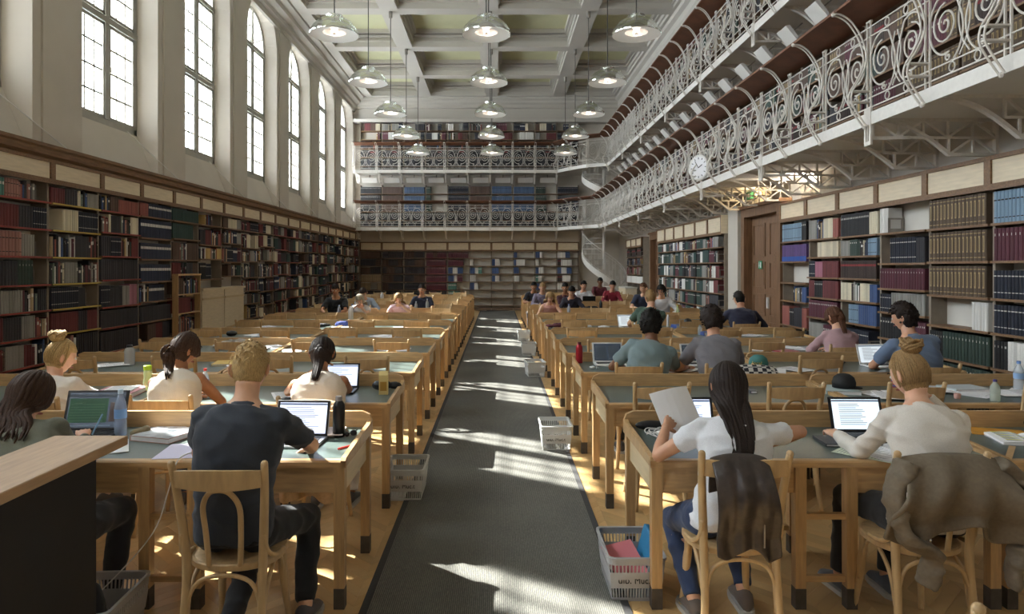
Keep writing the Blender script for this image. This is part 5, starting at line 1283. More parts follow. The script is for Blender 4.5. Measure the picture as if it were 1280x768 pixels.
def book_on(X, Y, rz, w, d, h, col, label, z=TZ, open_=False, cat='book'):
    if open_:
        r = O('open_book', None, None, (X, Y, z+.001), rz=rz); tag(r, label, cat)
        b = MB(); N_ = 10
        for s in (-1, 1):
            rings = []
            for i in range(N_+1):
                x = s*w*i/N_; zz = h*(.35+.65*math.sin(min(1, i/3)*PI/2))*(1-.45*(i/N_)**2)
                rings.append([(x, -d/2, .003), (x, d/2, .003), (x, d/2, .003+zz), (x, -d/2, .003+zz)])
            if s < 0: rings = rings[::-1]
            bb = MB().loft(rings); bb.build('page_block', PAPER, r)
        MB().box(-w-.006, w+.006, -d/2-.005, d/2+.005, 0, .003).build('cover', cloth(col, .6), r)
        b = MB()
        for s in (-1, 1):
            for i in range(11):
                yy = d*.42-i*d*.08; k = 1 if i % 3 else 0
                b.col = hexc('D9DC7A') if k == 0 and 'highlight' in label else hexc('A0A2A8')
                zz = .0035+h*.86; b.box(s*w*.5-w*.34, s*w*.5+w*.34, yy-.003*(1 if b.col[1] < .5 else 2.5), yy+.002, zz, zz+.0015)
        b.build('printed_lines', attr_mat('page_print', .7), r)
        return r
    r = O('book', None, None, (X, Y, z+.001), rz=rz); tag(r, label, cat)
    MB().box(-w/2, w/2, -d/2, d/2, 0, .003).box(-w/2, w/2, -d/2, d/2, h-.003, h).box(-w/2, -w/2+.003, -d/2, d/2, .003, h-.003).build('cover', cloth(col, .5), r)
    MB().box(-w/2+.004, w/2-.004, -d/2+.004, d/2-.004, .003, h-.003).build('page_block', PAPER, r)
    return r
def plastic(h, a=.75):
    n_ = 'clear_'+h
    if n_ in MATS: return MATS[n_]
    m = bpy.data.materials.new(n_); m.use_nodes = True; MATS[n_] = m; nt = m.node_tree; N = nt.nodes; N.clear(); c = tuple(.55+.45*x for x in hexc(h)[:3])+(1,)
    o_ = N.new('ShaderNodeOutputMaterial'); tr = N.new('ShaderNodeBsdfTransparent'); gl = N.new('ShaderNodeBsdfPrincipled'); mx = N.new('ShaderNodeMixShader')
    tr.inputs[0].default_value = c; gl.inputs['Base Color'].default_value = c; gl.inputs['Roughness'].default_value = .1; mx.inputs[0].default_value = .4
    nt.links.new(tr.outputs[0], mx.inputs[1]); nt.links.new(gl.outputs[0], mx.inputs[2]); nt.links.new(mx.outputs[0], o_.inputs[0]); return m
def bottle(X, Y, h, rad, label, col, cap, z=TZ, clear=True, kind='bottle', lab=None, shape=0, name='bottle'):
    r = O(name, None, None, (X, Y, z+.001)); tag(r, label, 'bottle')
    pf = [[(.0, 0), (.9, 0), (1, .03), (1, .3), (.94, .34), (1, .38), (1, .6), (.85, .72), (.45, .84), (.38, .88), (.38, .92)], [(0, 0), (.95, 0), (1, .02), (1, .72), (.9, .8), (.55, .88), (.5, .9)], [(0, 0), (.9, 0), (.95, .02), (1, .35), (.8, .52), (.95, .7), (.85, .8), (.8, .84)]][shape]
    m = plastic(col) if clear else mat('bottle_'+col, col, .3, .3)
    O('bottle_body', auto_smooth(MB().lathe([(a*rad, b_*h) for a, b_ in pf], 18).mesh('bottle_body', m), 50), r)
    t = pf[-1]; cr = t[0]*rad*1.12
    O('bottle_cap', auto_smooth(MB().lathe([(cr, t[1]*h-.004), (cr, h*.985), (cr*.85, h)], 16).mesh('bottle_cap', mat('cap_'+cap, cap, .4)), 40), r)
    if lab: MB().lathe([(rad*1.012, h*.38), (rad*1.012, h*.58)], 18, cap=False).build('paper_label', mat('label_'+lab, lab, .5), r, smooth=True)
    return r
def blob(name, parts, m, label, cat, loc, fold=.004, vox=.007, rz=0, seed=1, fs=(14, 14, 14)):
    b = MB()
    for c, rr in parts: b.ball(c, rr, 16, 10)
    o = O(name, evaluated(b.mesh('tmp', m), vox, 3, fold, seed, fs), None, loc, rz=rz); o.name = name; tag(o, label, cat); return o

# --- front left desk
laptop(-2.41, 4.06, .05, 'black laptop with a green page on its screen, front left desk', LBLK, LBLK, screen_mat('dark', '4A5360', .35), w=.36, lines='green')
laptop(-1.13, 3.92, -.04, 'silver laptop showing a document, in front of the man in the dark blue T-shirt', SILV_, LBLK, screen_mat('doc', 'C9D3EA', .75), w=.31)
bottle(-2.21, 4.0, .27, .034, 'clear blue water bottle beside the black laptop, front left desk', '8FB8E8', 'C9DCEB', lab='7FA8D8')
bottle(-.925, 3.98, .235, .036, 'tall black thermos flask on the front left desk', '1B1B1E', '8A8A8C', clear=False, shape=1, name='thermos_flask')
fl_ = text_mesh('DOPPER', .045, mat('flask_print', '5A5A60', .4)); 
bk = book_on(-1.93, 3.93, -.3, .27, .2, .03, 'A87C6C', 'large hardback with a black and white cover at the front left desk')
MB().box(-.128, .132, -.097, .097, .0301, .031).build('cover_picture', mat('cover_grey', '6E7880', .35, kind='noise', scale=14, amt=.6, col2='C8CDD2'), bk)
sheet(-1.69, 3.66, .12, label='lilac white sheet near the left arm of the man in dark blue', m=mat('lilac_paper', 'CFCBE2', .7), lines=False)
sheet(-2.13, 3.72, .5, label='printed sheets at the edge of the front left desk beside the counter', n=3)
book_on(-2.23, 3.64, -.42, .2, .27, .014, 'B9A66E', 'spiral notebook lying over loose sheets beside the counter')
sheet(-2.38, 3.80, .08, .3, .16, label='purple folder in front of the black laptop', m=mat('purple_folder', '6E5A9A', .6), n=3, lines=False)
sheet(-1.98, 4.12, .9, label='crumpled notes behind the hardback book at the front left desk', n=2)
blob('pencil_case', [((0, 0, .025), (.055, .03, .025)), ((.03, .01, .035), (.03, .025, .025))], cloth('8B7F62'), 'khaki pencil case behind the hardback book', 'pencil case', (-2.08, 3.97, TZ), rz=.6)
for i, (dx, dy, c) in enumerate(((0, 0, 'C8342E'), (.03, .03, '3E4450'), (-.25, .02, '3D62B4'), (-.22, .05, '4A70C0'))):
    p = O('pen', None, None, (-.83+dx, 3.72+dy, TZ+.006), rz=.9+i*.7); tag(p, ['red highlighter pen at the aisle corner of the front left desk', 'dark pen beside the red highlighter', 'blue pen beside the silver laptop', 'second blue pen lying beside the silver laptop, nearer its hinge'][i], 'pen')
    MB().tube([(-.05, 0, 0), (.05, 0, 0)], .0055, 8).build('barrel', mat('pen_'+c, c, .4), p); MB().tube([(.05, 0, 0), (.064, 0, 0)], [.0045, .001], 8).build('tip', DARK, p)
k = O('earphones', None, None, (-.84, 3.98, TZ+.001)); tag(k, 'black earphones lying on the aisle side of the front left desk', 'earphones')
MB().ball((0, 0, .02), (.02, .016, .018), 10, 8).ball((-.035, -.01, .014), (.014, .014, .014), 10, 8).build('earpiece', DARK, k, smooth=True)
MB().tube(catmull([(0, 0, .02), (.02, .03, .035), (-.02, .05, .01), (-.06, .02, .006), (-.035, -.01, .014)], 6), .0022, 6).build('earphone_cable', DARK, k)
for i in range(3): sheet(-1.0+.01*i, 4.07-.02*i, .05*i, .15, .2, label=['pale pink note cards behind the black flask, bottom of stack', 'pale pink note cards behind the black flask, middle of stack', 'pale pink note cards behind the black flask, top of stack'][i], m=mat('pinkish_paper', 'D9C8C4', .7), n=4, z=TZ+.0065*i, lines=i == 2)
p = O('pen', None, None, (-2.2, 3.75, .885)); p.rotation_euler = (0, math.radians(-65), .4); tag(p, 'blue pen held upright in the hand of the woman in the hooded jacket', 'pen'); MB().tube([(-.06, 0, 0), (.06, 0, 0)], .005, 8).build('barrel', mat('pen_light', '7FA8CC', .4), p); MB().tube([(-.06, 0, 0), (-.072, 0, 0)], [.004, .001], 8).build('tip', DARK, p)
# white cable from the desk to the floor
cb = O('power_cable', None, None, (0, 0, 0)); MB
cb.data = None
bpy.data.objects.remove(cb)
cb = MB().tube(catmull([(-1.62, 3.62, TZ+.006), (-1.625, 3.465, TZ+.004), (-1.66, 3.44, .62), (-1.72, 3.4, .42), (-1.9, 3.3, .2), (-2.05, 3.1, .06), (-2.1, 2.9, .006)], 6), .0035, 6).build('power_cable', mat('cable_white', 'D8D6D2', .5), smooth=True)
tag(cb, 'thin white power cable hanging from the front left desk to the floor', 'cable')

# --- second left desk row
binder = book_on(-2.93, 5.3, .12, .3, .34, .035, 'C98A96', 'thick pale pink ring binder of papers, second left desk row'); sheet(-2.93, 5.3, .2, label='loose printed sheets spread over the pink ring binder', n=3, z=TZ+.036)
bottle(-2.8, 5.46, .2, .034, 'lime green drinking bottle behind the pink binder', 'B9D23C', 'A8C820', shape=2)
bottle(-2.27, 5.3, .2, .028, 'small clear water bottle with red cap and blue label, second left row', 'D6E2EC', 'C8372F', lab='3552A0')
laptop(-1.27, 5.5, 0, 'laptop in front of the woman in the lace top', LBLK, LBLK, screen_mat('doc', 'C9D3EA', .75), w=.3)
ct = O('drink_carton', None, None, (-.885, 5.3, TZ+.001), rz=.1); tag(ct, 'cream and yellow drink carton on the second left desk by the aisle', 'carton')
MB().box(-.035, .035, -.03, .03, 0, .15).build('carton_box', mat('carton_cream', 'E0CD8E', .5), ct); MB().prism([(-.03, .15), (.03, .15), (.004, .178), (-.004, .178)], -.035, .035, 'x').build('gable_top', mat('carton_cream', 'E0CD8E'), ct); MB().box(-.025, .025, -.0312, -.0301, .03, .1).build('printed_label', mat('carton_gold', 'B98E3A', .5), ct)
blob('camera_bag', [((0, 0, .04), (.08, .04, .04)), ((.1, .02, .035), (.06, .035, .03)), ((.02, 0, .07), (.035, .03, .025))], DARK, 'black camera lying behind the drink carton', 'camera', (-.93, 5.47, TZ))
sheet(-1.62, 5.25, .4, label='pale sheet beside the left elbow of the woman in lace', n=2); blob('phone_case', [((0, 0, .012), (.06, .03, .012))], DARK, 'black phone beside the woman in lace', 'phone', (-1.55, 5.06, TZ), 0, .005)
book_on(-2.42, 5.05, .3, .2, .27, .02, 'B7A34A', 'yellow edged notebook under the arm of the woman in cream')
# --- third to seventh left rows
def mess(X, Y, lab, k, n=4, seed=0):
    rg = random.Random(seed)
    for i in range(n):
        sheet(X+rg.uniform(-.14, .14), Y+rg.uniform(-.09, .09), rg.uniform(-1, 1), label='loose white sheet, %s of %s' % (['bottom', 'second', 'third', 'fourth', 'top'][i if i < n-1 else 4], lab), n=2, z=TZ+.0045*i, lines=i == n-1)
mess(-3.9, 6.75, 'the papers left on the third left row by the shelves', 0, 3, 1)
bottle(-3.72, 6.9, .2, .05, 'frosted tumbler with dark lid, third left desk row', 'C2C6CC', '24262A', shape=1, name='tumbler')
mess(-2.5, 6.8, 'the coloured notes on the third left row', 0, 3, 2); book_on(-2.75, 6.95, .2, .25, .3, .02, 'C9A53A', 'yellow folder with coloured notes on the third left desk row')
mess(-1.3, 6.75, 'the sheets at the aisle end of the third left row', 0, 2, 3)
blob('canvas_bag', [((0, 0, .06), (.14, .09, .06)), ((.1, .02, .07), (.09, .07, .055)), ((-.13, -.03, .04), (.08, .06, .04))], cloth('8D857C'), 'soft grey brown bag slumped on the fourth left desk row', 'bag', (-3.2, 8.2, TZ), .012)
mess(-2.85, 8.3, 'the crumpled pile right of the grey bag', 0, 5, 5)
mess(-2.35, 8.1, 'the notes on the fourth left row', 0, 3, 6); mess(-1.25, 8.2, 'the sheets near the aisle, fourth left row', 0, 2, 9)
mess(-3.35, 9.8, 'the paper pile on the fifth left row', 0, 5, 7); blob('black_pouch', [((0, 0, .04), (.08, .05, .04))], DARK, 'black pouch on the paper pile, fifth left row', 'pouch', (-3.8, 9.75, TZ), .006)
mess(-1.6, 9.7, 'the sheets on the fifth left row by the aisle', 0, 2, 8)
blob('black_case', [((0, 0, .035), (.2, .06, .035)), ((.12, 0, .04), (.1, .05, .03))], DARK, 'long black case on the sixth left desk row', 'case', (-2.95, 11.15, TZ), .006, .01)
blob('blue_cloth', [((0, 0, .04), (.09, .07, .05)), ((.07, .02, .05), (.06, .05, .05))], cloth('4656A0'), 'crumpled blue cloth beside the black case, sixth left row', 'cloth', (-2.6, 11.3, TZ), .012, .01)
mess(-3.9, 11.2, 'the white papers on the sixth left row', 0, 5, 10); mess(-2.5, 11.1, 'the sheets under the white flask', 0, 3, 11)
bottle(-2.68, 12.45, .27, .045, 'tall white flask on the seventh left desk row', 'DADBDF', 'E8E8EA', clear=False, shape=1, name='thermos_flask')
mess(-1.2, 12.5, 'the sheets at the aisle end of the seventh left row', 0, 2, 12)
mess(-1.5, 11.1, 'the sheets at the aisle end of the sixth left row', 0, 2, 13)

# --- front right desk
cbm = O('charger_cable', None, None, (.96, 3.93, TZ)); tag(cbm, 'tangle of white charger cables beside the phone, front right desk', 'cable')
rg = random.Random(8); P = []
for i in range(26): a = i*1.15; P.append((.11*math.cos(a)*rg.uniform(.5, 1.1), .09*math.sin(a)*rg.uniform(.5, 1.1), .006+.03*rg.random()+.02*math.sin(i/26*PI)))
MB().tube(catmull(P, 6), .0028, 6).build('cable_coil', mat('cable_white', 'D8D6D2', .5), cbm, smooth=True)
MB().cbox((.0, .0, .03), (.075, .055, .03), Matrix.Rotation(.5, 3, 'Z'), .008).build('power_adapter', WHITEP, cbm)
ph = O('phone', None, None, (.985, 3.72, TZ+.001), rz=.5); tag(ph, 'white framed smartphone lying on the front right desk', 'phone')
MB().cbox((0, 0, .004), (.14, .07, .008), None, .002).build('phone_body', WHITEP, ph); MB().box(-.055, .055, -.03, .03, .0082, .0088).build('phone_screen', DARK, ph)
blob('sunglasses_case', [((0, 0, .03), (.1, .035, .03)), ((.06, 0, .03), (.07, .033, .028))], DARK, 'black case at the aisle corner of the front right desk', 'case', (.93, 4.13, TZ), 0, .006)
laptop(1.14, 4.05, .0, 'dark laptop behind the sheet held by the long-haired woman', LBLK, LBLK, screen_mat('doc', 'C9D3EA', .75), w=.3)
s_ = sheet(.98, 3.74, .35, .24, .3, label='white sheet held up in the left hand of the long-haired woman', curl=.02, lines=False); s_.rotation_euler = (math.radians(58), math.radians(-8), .3); s_.location = (1.0, 3.78, .93)
laptop(2.13, 4.02, -.02, 'dark laptop with a document in front of the woman with the bun', LBLK, LBLK, screen_mat('doc2', 'C4D2DC', .75), w=.31)
nb = book_on(1.96, 3.83, -.08, .3, .2, .016, '222226', 'black folder under the laptop on the front right desk')
sheet(2.02, 3.62, .35, label='printed sheets by the wrist of the woman with the bun, lower sheet', n=2); sheet(2.2, 3.64, .15, label='printed sheets by the wrist of the woman with the bun, upper sheet', n=3, z=TZ+.004); sheet(1.95, 3.60, .75, .2, .29, label='pale green printed sheet at the desk edge below the laptop', m=mat('green_paper', 'D5DDC8', .7), n=1, z=TZ+.0002)
book_on(3.0, 3.86, -.25, .17, .25, .022, '9FA0A4', 'open textbook with yellow highlighted lines at the right edge', open_=True)
sheet(2.98, 4.07, -.35, .3, .2, label='orange yellow leaflet behind the open textbook', m=mat('orange_leaflet', 'D0963A', .6, kind='noise', scale=12, amt=.2), n=2, lines=False)
sheet(2.72, 3.62, -.7, .03, .34, label='long wooden ruler at the front right desk joint', m=OAK, n=2, lines=False, cat='ruler', name='ruler')
blob('leather_pouch', [((0, 0, .05), (.12, .09, .05)), ((.08, -.02, .04), (.1, .08, .035))], mat('brown_leather', '4F3A2B', .5, kind='noise', scale=20, amt=.2), 'brown leather bag at the far right of the front desk', 'bag', (3.28, 4.08, TZ), .006)
# --- second right row
nbk = book_on(2.7, 5.4, -.2, .25, .3, .03, '9FB0B2', 'pale notebook under a black cap, second right desk row')
cp_ = O('baseball_cap', None, None, (2.75, 5.42, TZ+.032), rz=.9); tag(cp_, 'black peaked cap resting on a pale notebook, second right row', 'cap')
cr = []; 
MB().lathe([(.085, 0), (.088, .04), (.075, .08), (.045, .105), (.01, .112)], 20).build('crown', mat('cap_black', '18181A', .7), cp_, smooth=True)
MB().loft([[(.075*math.cos(a)*k, -.05-.085*math.sin(a)*k, .006+.01*(1-k)) for a in [PI*i/10 for i in range(11)]]+[(.075*math.cos(a)*k, -.05-.085*math.sin(a)*k+.001, .002+.01*(1-k)) for a in [PI*i/10 for i in range(10, -1, -1)]] for k in (.4, 1)]).build('peak', mat('cap_black', '18181A'), cp_)
th = O('insulated_bottle', None, None, (3.19, 5.45, TZ+.001)); tag(th, 'red blue and orange striped bottle behind the woman with the bun', 'bottle')
b = MB(); cs = ['A8424A', '3F5E8E', 'C4683A', '8E3E5A', '4E6E94', 'B5505A', 'C98A6A']
for i in range(21): b.col = hexc(cs[i % 7]); b.lathe([(.042, .2*i/21), (.042, .2*(i+1)/21)], 20, cap=False)
b.build('striped_body', attr_mat('stripe_paint', .4), th, smooth=True); MB().lathe([(.036, .2), (.036, .225), (.02, .23), (.02, .245)], 16).build('bottle_cap', LBLK, th)
mess(3.05, 5.25, 'the notes behind the woman with the bun', 0, 4, 21); mess(3.6, 5.35, 'the white notes left of the plastic bottle', 0, 4, 22)
book_on(3.72, 5.45, .1, .3, .22, .03, 'AEB6B8', 'pale grey file of notes on the second right row'); mess(4.1, 5.3, 'the sheets at the wall end of the second right row', 0, 4, 23)
bottle(3.66, 5.02, .16, .033, 'small clear bottle with purple cap, second right row', 'BFD0B8', '4A3E78'); 
bt = O('roll_of_tape', None, None, (3.45, 5.12, TZ+.001)); tag(bt, 'small pinkish wooden pot beside the purple capped bottle', 'pot'); MB().lathe([(.02, 0), (.024, .02), (.024, .035), (.015, .04)], 14).build('pot_body', mat('pot_pink', 'C2968A', .6), bt)
bottle(4.2, 5.5, .23, .036, 'tall clear water bottle with blue cap at the right picture edge', 'C8D6E2', '5A7FB8', lab='8FB0D8')
book_on(2.0, 5.4, 0, .05, .16, .02, '3A3C42', 'dark glasses case on the second right desk row')
# --- third right row
bottle(.84, 7.02, .215, .036, 'red metal flask at the aisle end of the third right row', 'A62430', '5E1F22', clear=False, shape=1, name='water_flask')
laptop(1.13, 6.98, .03, 'white laptop with dark screen beside the red flask', LWHT, LWHT, screen_mat('slate', '39424E', .3), w=.31, lines='two')
laptop(2.02, 6.95, .18, 'white laptop in front of the man in the grey T-shirt', LWHT, LWHT, screen_mat('slate', '39424E', .3), w=.3, lines='two')
laptop(3.78, 6.85, .15, 'white laptop in front of the curly-haired man', LWHT, LWHT, screen_mat('pale', 'BFC8CE', .6), w=.31, lines='doc')
blob('airpods_case', [((0, 0, .014), (.03, .022, .014)), ((.05, -.01, .008), (.014, .01, .008))], WHITEP, 'tiny white earphone case near the red flask', 'earphones', (.92, 6.62, TZ), 0, .004)
cp2 = O('baseball_cap', None, None, (2.58, 6.75, TZ+.001), rz=-.5); tag(cp2, 'teal cap with yellow lettering on the third right desk row', 'cap')
TEAL = mat('cap_teal', '3F7A78', .7); MB().lathe([(.09, 0), (.094, .04), (.08, .085), (.045, .115), (.01, .12)], 20).build('crown', TEAL, cp2, smooth=True)
MB().loft([[(.08*math.cos(a)*k, -.05-.09*math.sin(a)*k, .006+.01*(1-k)) for a in [PI*i/10 for i in range(11)]]+[(.08*math.cos(a)*k, -.05-.09*math.sin(a)*k+.001, .002+.01*(1-k)) for a in [PI*i/10 for i in range(10, -1, -1)]] for k in (.4, 1)]).build('peak', TEAL, cp2)
tm_ = text_mesh('local', .05, mat('cap_yellow', 'C9B25A', .6), .003); O('cap_lettering', tm_, cp2, (-.0, -.096, .045), rot=(PI/2-.25, 0, 0))
mess(1.75, 6.6, 'the notes under the arms of the man in grey', 0, 3, 31); mess(2.75, 6.55, 'the notes beside the teal cap', 0, 2, 32)
blob('black_laptop_sleeve', [((0, 0, .02), (.2, .1, .018))], cloth('20242E'), 'dark laptop sleeve on the third right row near the shelves', 'sleeve', (3.35, 6.95, TZ), .002, .008)
# --- fourth row and beyond, right
mess(3.2, 8.2, 'the pinkish papers on the fourth right row', 0, 5, 41); book_on(3.35, 8.0, .3, .22, .3, .012, 'A23A40', 'red folder under the papers on the fourth right row'); mess(3.65, 8.3, 'the sheets by the woman in pink', 0, 3, 42)
blob('maroon_scarf', [((0, 0, .04), (.18, .06, .04)), ((.15, .02, .04), (.12, .06, .035)), ((-.17, 0, .03), (.07, .05, .03))], cloth('5A2A33'), 'rolled maroon scarf on the sixth right desk row', 'scarf', (1.02, 11.1, TZ), .01, .01)
blob('crumpled_tissue', [((0, 0, .03), (.08, .05, .03)), ((.08, .02, .02), (.06, .05, .02))], PAPER, 'crumpled white tissues beside the maroon scarf', 'tissue', (1.4, 11.1, TZ), .01, .01)
blob('crumpled_wrapper', [((0, 0, .02), (.1, .05, .02))], PAPER, 'flattened white wrapper on the sixth right row, further from the aisle', 'wrapper', (1.72, 11.05, TZ), .008, .01)
laptop(2.12, 11.15, .3, 'white laptop left of the man in the green T-shirt', LWHT, LWHT, screen_mat('pale', 'BFC8CE', .6), w=.31, lines='doc')
laptop(3.55, 11.25, .0, 'dark laptop in front of the man in the navy sweater', LBLK, LBLK, screen_mat('blueish', '7E90B4', .5), w=.34, lines=None)
book_on(2.98, 11.1, .2, .25, .2, .05, '2F4C92', 'blue book on the sixth right desk row'); blob('headphones_case', [((0, 0, .07), (.07, .07, .07))], DARK, 'round black case on the blue book, sixth right row', 'case', (3.15, 11.3, TZ), 0, .01)
bottle(2.82, 11.3, .2, .022, 'slim white bottle standing on the sixth right row', 'DADBDF', 'E8E8EA', clear=False, shape=1)
book_on(3.1, 9.9, .1, .3, .22, .05, '2F4C92', 'stack of blue and white books on the fifth right row'); bottle(2.95, 9.95, .14, .03, 'small clear cup on the fifth right row', 'C4CFC4', '8FA0A0', shape=1, name='cup'); mess(3.75, 9.85, 'the white sheets on the fifth right row near the door', 0, 3, 44)
# far desks (reversed)
def far(px, Y): return (px-VX)*Y/F
blob('black_bag', [((0, 0, .06), (.16, .07, .06)), ((.1, 0, .07), (.1, .06, .05))], DARK, 'black bag lying on the far right desks', 'bag', (far(737, 15.2), 15.2, TZ), .008, .012)
bottle(far(751, 15.3), 15.3, .24, .036, 'dark flask beside the black bag on the far right desks', '2C3036', '3A3E44', clear=False, shape=1, name='thermos_flask')
bottle(far(711, 13.8), 13.8, .24, .036, 'clear water bottle in front of the blonde woman, far right', 'B9C4DC', '5A6FA8')
laptop(far(736, 17.9), 17.9, PI, 'black laptop seen from behind at the far right desks', LBLK, LBLK, screen_mat('blueish', '7E90B4', .5), w=.34, lines=None)
bottle(far(477.5, 19.0), 19.0, .28, .05, 'white bottle on the farthest left desks', 'DADBDF', 'E8E8EA', clear=False, shape=1)
bottle(far(440, 13.8), 13.8, .24, .036, 'clear bottle between two far left students', 'C8D0E4', '5A7FB8'); bottle(far(424, 13.75), 13.75, .22, .036, 'clear bottle in front of the man in black, far left', 'C8D0E4', '8AA0C8')
bottle(far(520, 15.2), 15.2, .22, .036, 'clear bottle left of the man in the navy T-shirt', 'C8D0DC', '9AA8B8'); bottle(far(534, 15.2), 15.2, .28, .036, 'tall glass bottle right of the man in the navy T-shirt', 'B4C0C4', '9AA8B8', shape=0)
bottle(far(847, 14.0), 14.0, .2, .03, 'lime green bottle on the far right desks', 'B9D23C', 'A8C820', shape=0)
pr = text_mesh('STUSS', .1, mat('print_red', 'A8433F', .7), .003); o = O('shirt_badge', pr, bpy.data.objects['person.013'] if False else None)
bpy.data.objects.remove(o)

# --- shopping style baskets -----------------------------------------------------------
def basket_mesh(col):
    """parts: rim, wall bars, band, base ; w .30 x d .43 x h .24"""
    out = {}
    def lvl(t): k = .84+.16*t; return .15*k, .215*k, .24*t
    b = MB(); 
    def loop(t, w, h):
        x, y, z = lvl(t); c = .035; pts = []
        for sx, sy, a0 in ((1, 1, 0), (-1, 1, PI/2), (-1, -1, PI), (1, -1, 1.5*PI)):
            for j in range(5): a = a0+j*PI/8; pts.append((sx*(x-c)+c*math.cos(a), sy*(y-c)+c*math.sin(a)))
        R = []
        for px, py in pts+[pts[0]]:
            l = math.hypot(px, py); ux, uy = px/l, py/l
            R.append([(px-ux*w/2, py-uy*w/2, z-h/2), (px+ux*w/2, py+uy*w/2, z-h/2), (px+ux*w/2, py+uy*w/2, z+h/2), (px-ux*w/2, py-uy*w/2, z+h/2)])
        return R
    b.loft(loop(.97, .022, .014), cap=False).loft(loop(.92, .006, .04), cap=False); out['rim'] = b.mesh('rim', col)
    b = MB()
    def wall(t0, t1, n, m, solid=False):
        A, B = lvl(t0), lvl(t1)
        for axis in (0, 1):
            for s in (-1, 1):
                hw0, hw1 = (A[0], B[0]) if axis == 0 else (A[1], B[1]); o0, o1 = (A[1], B[1]) if axis == 0 else (A[0], B[0])
                k = n if axis == 0 else m
                for i in range(1 if solid else k):
                    u0, u1 = (-1, 1) if solid else (-.93+1.86*i/(k-1)-.022, -.93+1.86*i/(k-1)+.022)
                    q = []
                    for z, hw, off in ((A[2], hw0-.002, o0), (B[2], hw1-.002, o1)):
                        for u, d in ((u0, -.0035), (u1, -.0035), (u1, 0), (u0, 0)):
                            p = (u*hw, s*(off+d)) if axis == 0 else (s*(off+d), u*hw); q.append(p+(z,))
                    b.add(q, [(3,2,1,0),(4,5,6,7),(0,1,5,4),(1,2,6,5),(2,3,7,6),(3,0,4,7)])
    wall(.08, .3, 17, 22); wall(.66, .86, 15, 20); out['slotted_wall'] = b.mesh('slotted_wall', col)
    b = MB(); wall(.3, .66, 1, 1, True); wall(0, .08, 1, 1, True); out['band'] = b.mesh('band', col)
    x, y, z = lvl(0); out['base'] = MB().box(-x, x, -y, y, 0, .006).mesh('base', col)
    return out
TB = text_mesh('ulb.', .05, DARK, .0006); TB2 = text_mesh('Muc.t', .05, DARK, .0022)
BGR, BWH = basket_mesh(GREYP), basket_mesh(mat('pale_plastic', 'C9C9C6', .5))
def basket(X, Y, rz, kit, label, text=True):
    r = O('shopping_basket', None, None, (X, Y, .001), rz=rz); tag(r, label, 'basket', 'plastic carrying baskets')
    for k, me in kit.items():
        q = O(k, me, r)
        if k == 'slotted_wall': q['kind'] = 'stuff'
    if text:
        q = [c for c in COL.objects if c.parent == r and c.name.startswith('band')][0]
        O('lettering', TB, q, (-.062, -.1975, .115), rot=(PI/2-.13, 0, 0)); O('lettering', TB2, q, (.035, -.1975, .113), rot=(PI/2-.13, 0, 0), scale=(.85, .9, 1))
    return r
basket(.725, 3.75, 0, BGR, 'grey plastic basket with pink and blue folders beneath the front right desk')
basket(-.70, 5.28, 0, BWH, 'pale plastic basket beside the second left desk at the carpet edge')
basket(.56, 6.66, 0, BWH, 'white plastic basket at the right carpet edge beside the third desk row')
basket(-1.86, 3.17, .05, BGR, 'grey plastic basket holding a dark bag beside the black counter', False)
basket(.60, 11.0, .1, BWH, 'white basket at the right carpet edge, nearer of the three distant ones', False); basket(.62, 13.6, 0, BWH, 'white basket at the right carpet edge, middle of the three distant ones', False); basket(.62, 16.2, 0, BWH, 'white basket at the right carpet edge, farthest of the three distant ones', False)
basket(3.55, 4.65, .1, BGR, 'grey basket under the desks at the right picture edge', False)
f1 = O('folder', None, None, (.70, 3.72, .14)); tag(f1, 'pink card folder leaning in the front right basket', 'folder'); f1.rotation_euler = (math.radians(28), math.radians(-8), .25)
MB().box(-.09, .09, -.13, .13, -.002, .002).build('card', mat('pink_card', 'D97F88', .6), f1); MB().box(-.08, .08, -.095, .095, -.004, -.0021).build('sheets', PAPER, f1)
f2 = O('folder', None, None, (.83, 3.78, .15)); tag(f2, 'blue box folder standing in the front right basket', 'folder'); f2.rotation_euler = (math.radians(10), math.radians(12), .12)
MB().cbox((0, 0, 0), (.03, .24, .25), None, .004).build('card', mat('blue_card', '2E7BA8', .5), f2); MB().tube([(-.018, -.1, 0), (-.02, -.12, .02), (-.018, -.1, .04)], .004, 6).build('clasp', CHROME, f2)
blob('sports_bag', [((0, 0, .17), (.07, .085, .17)), ((.01, 0, .1), (.08, .1, .1))], cloth('17181F'), 'black bag standing in the basket beside the counter', 'bag', (-1.83, 3.05, .008), .004, .008)

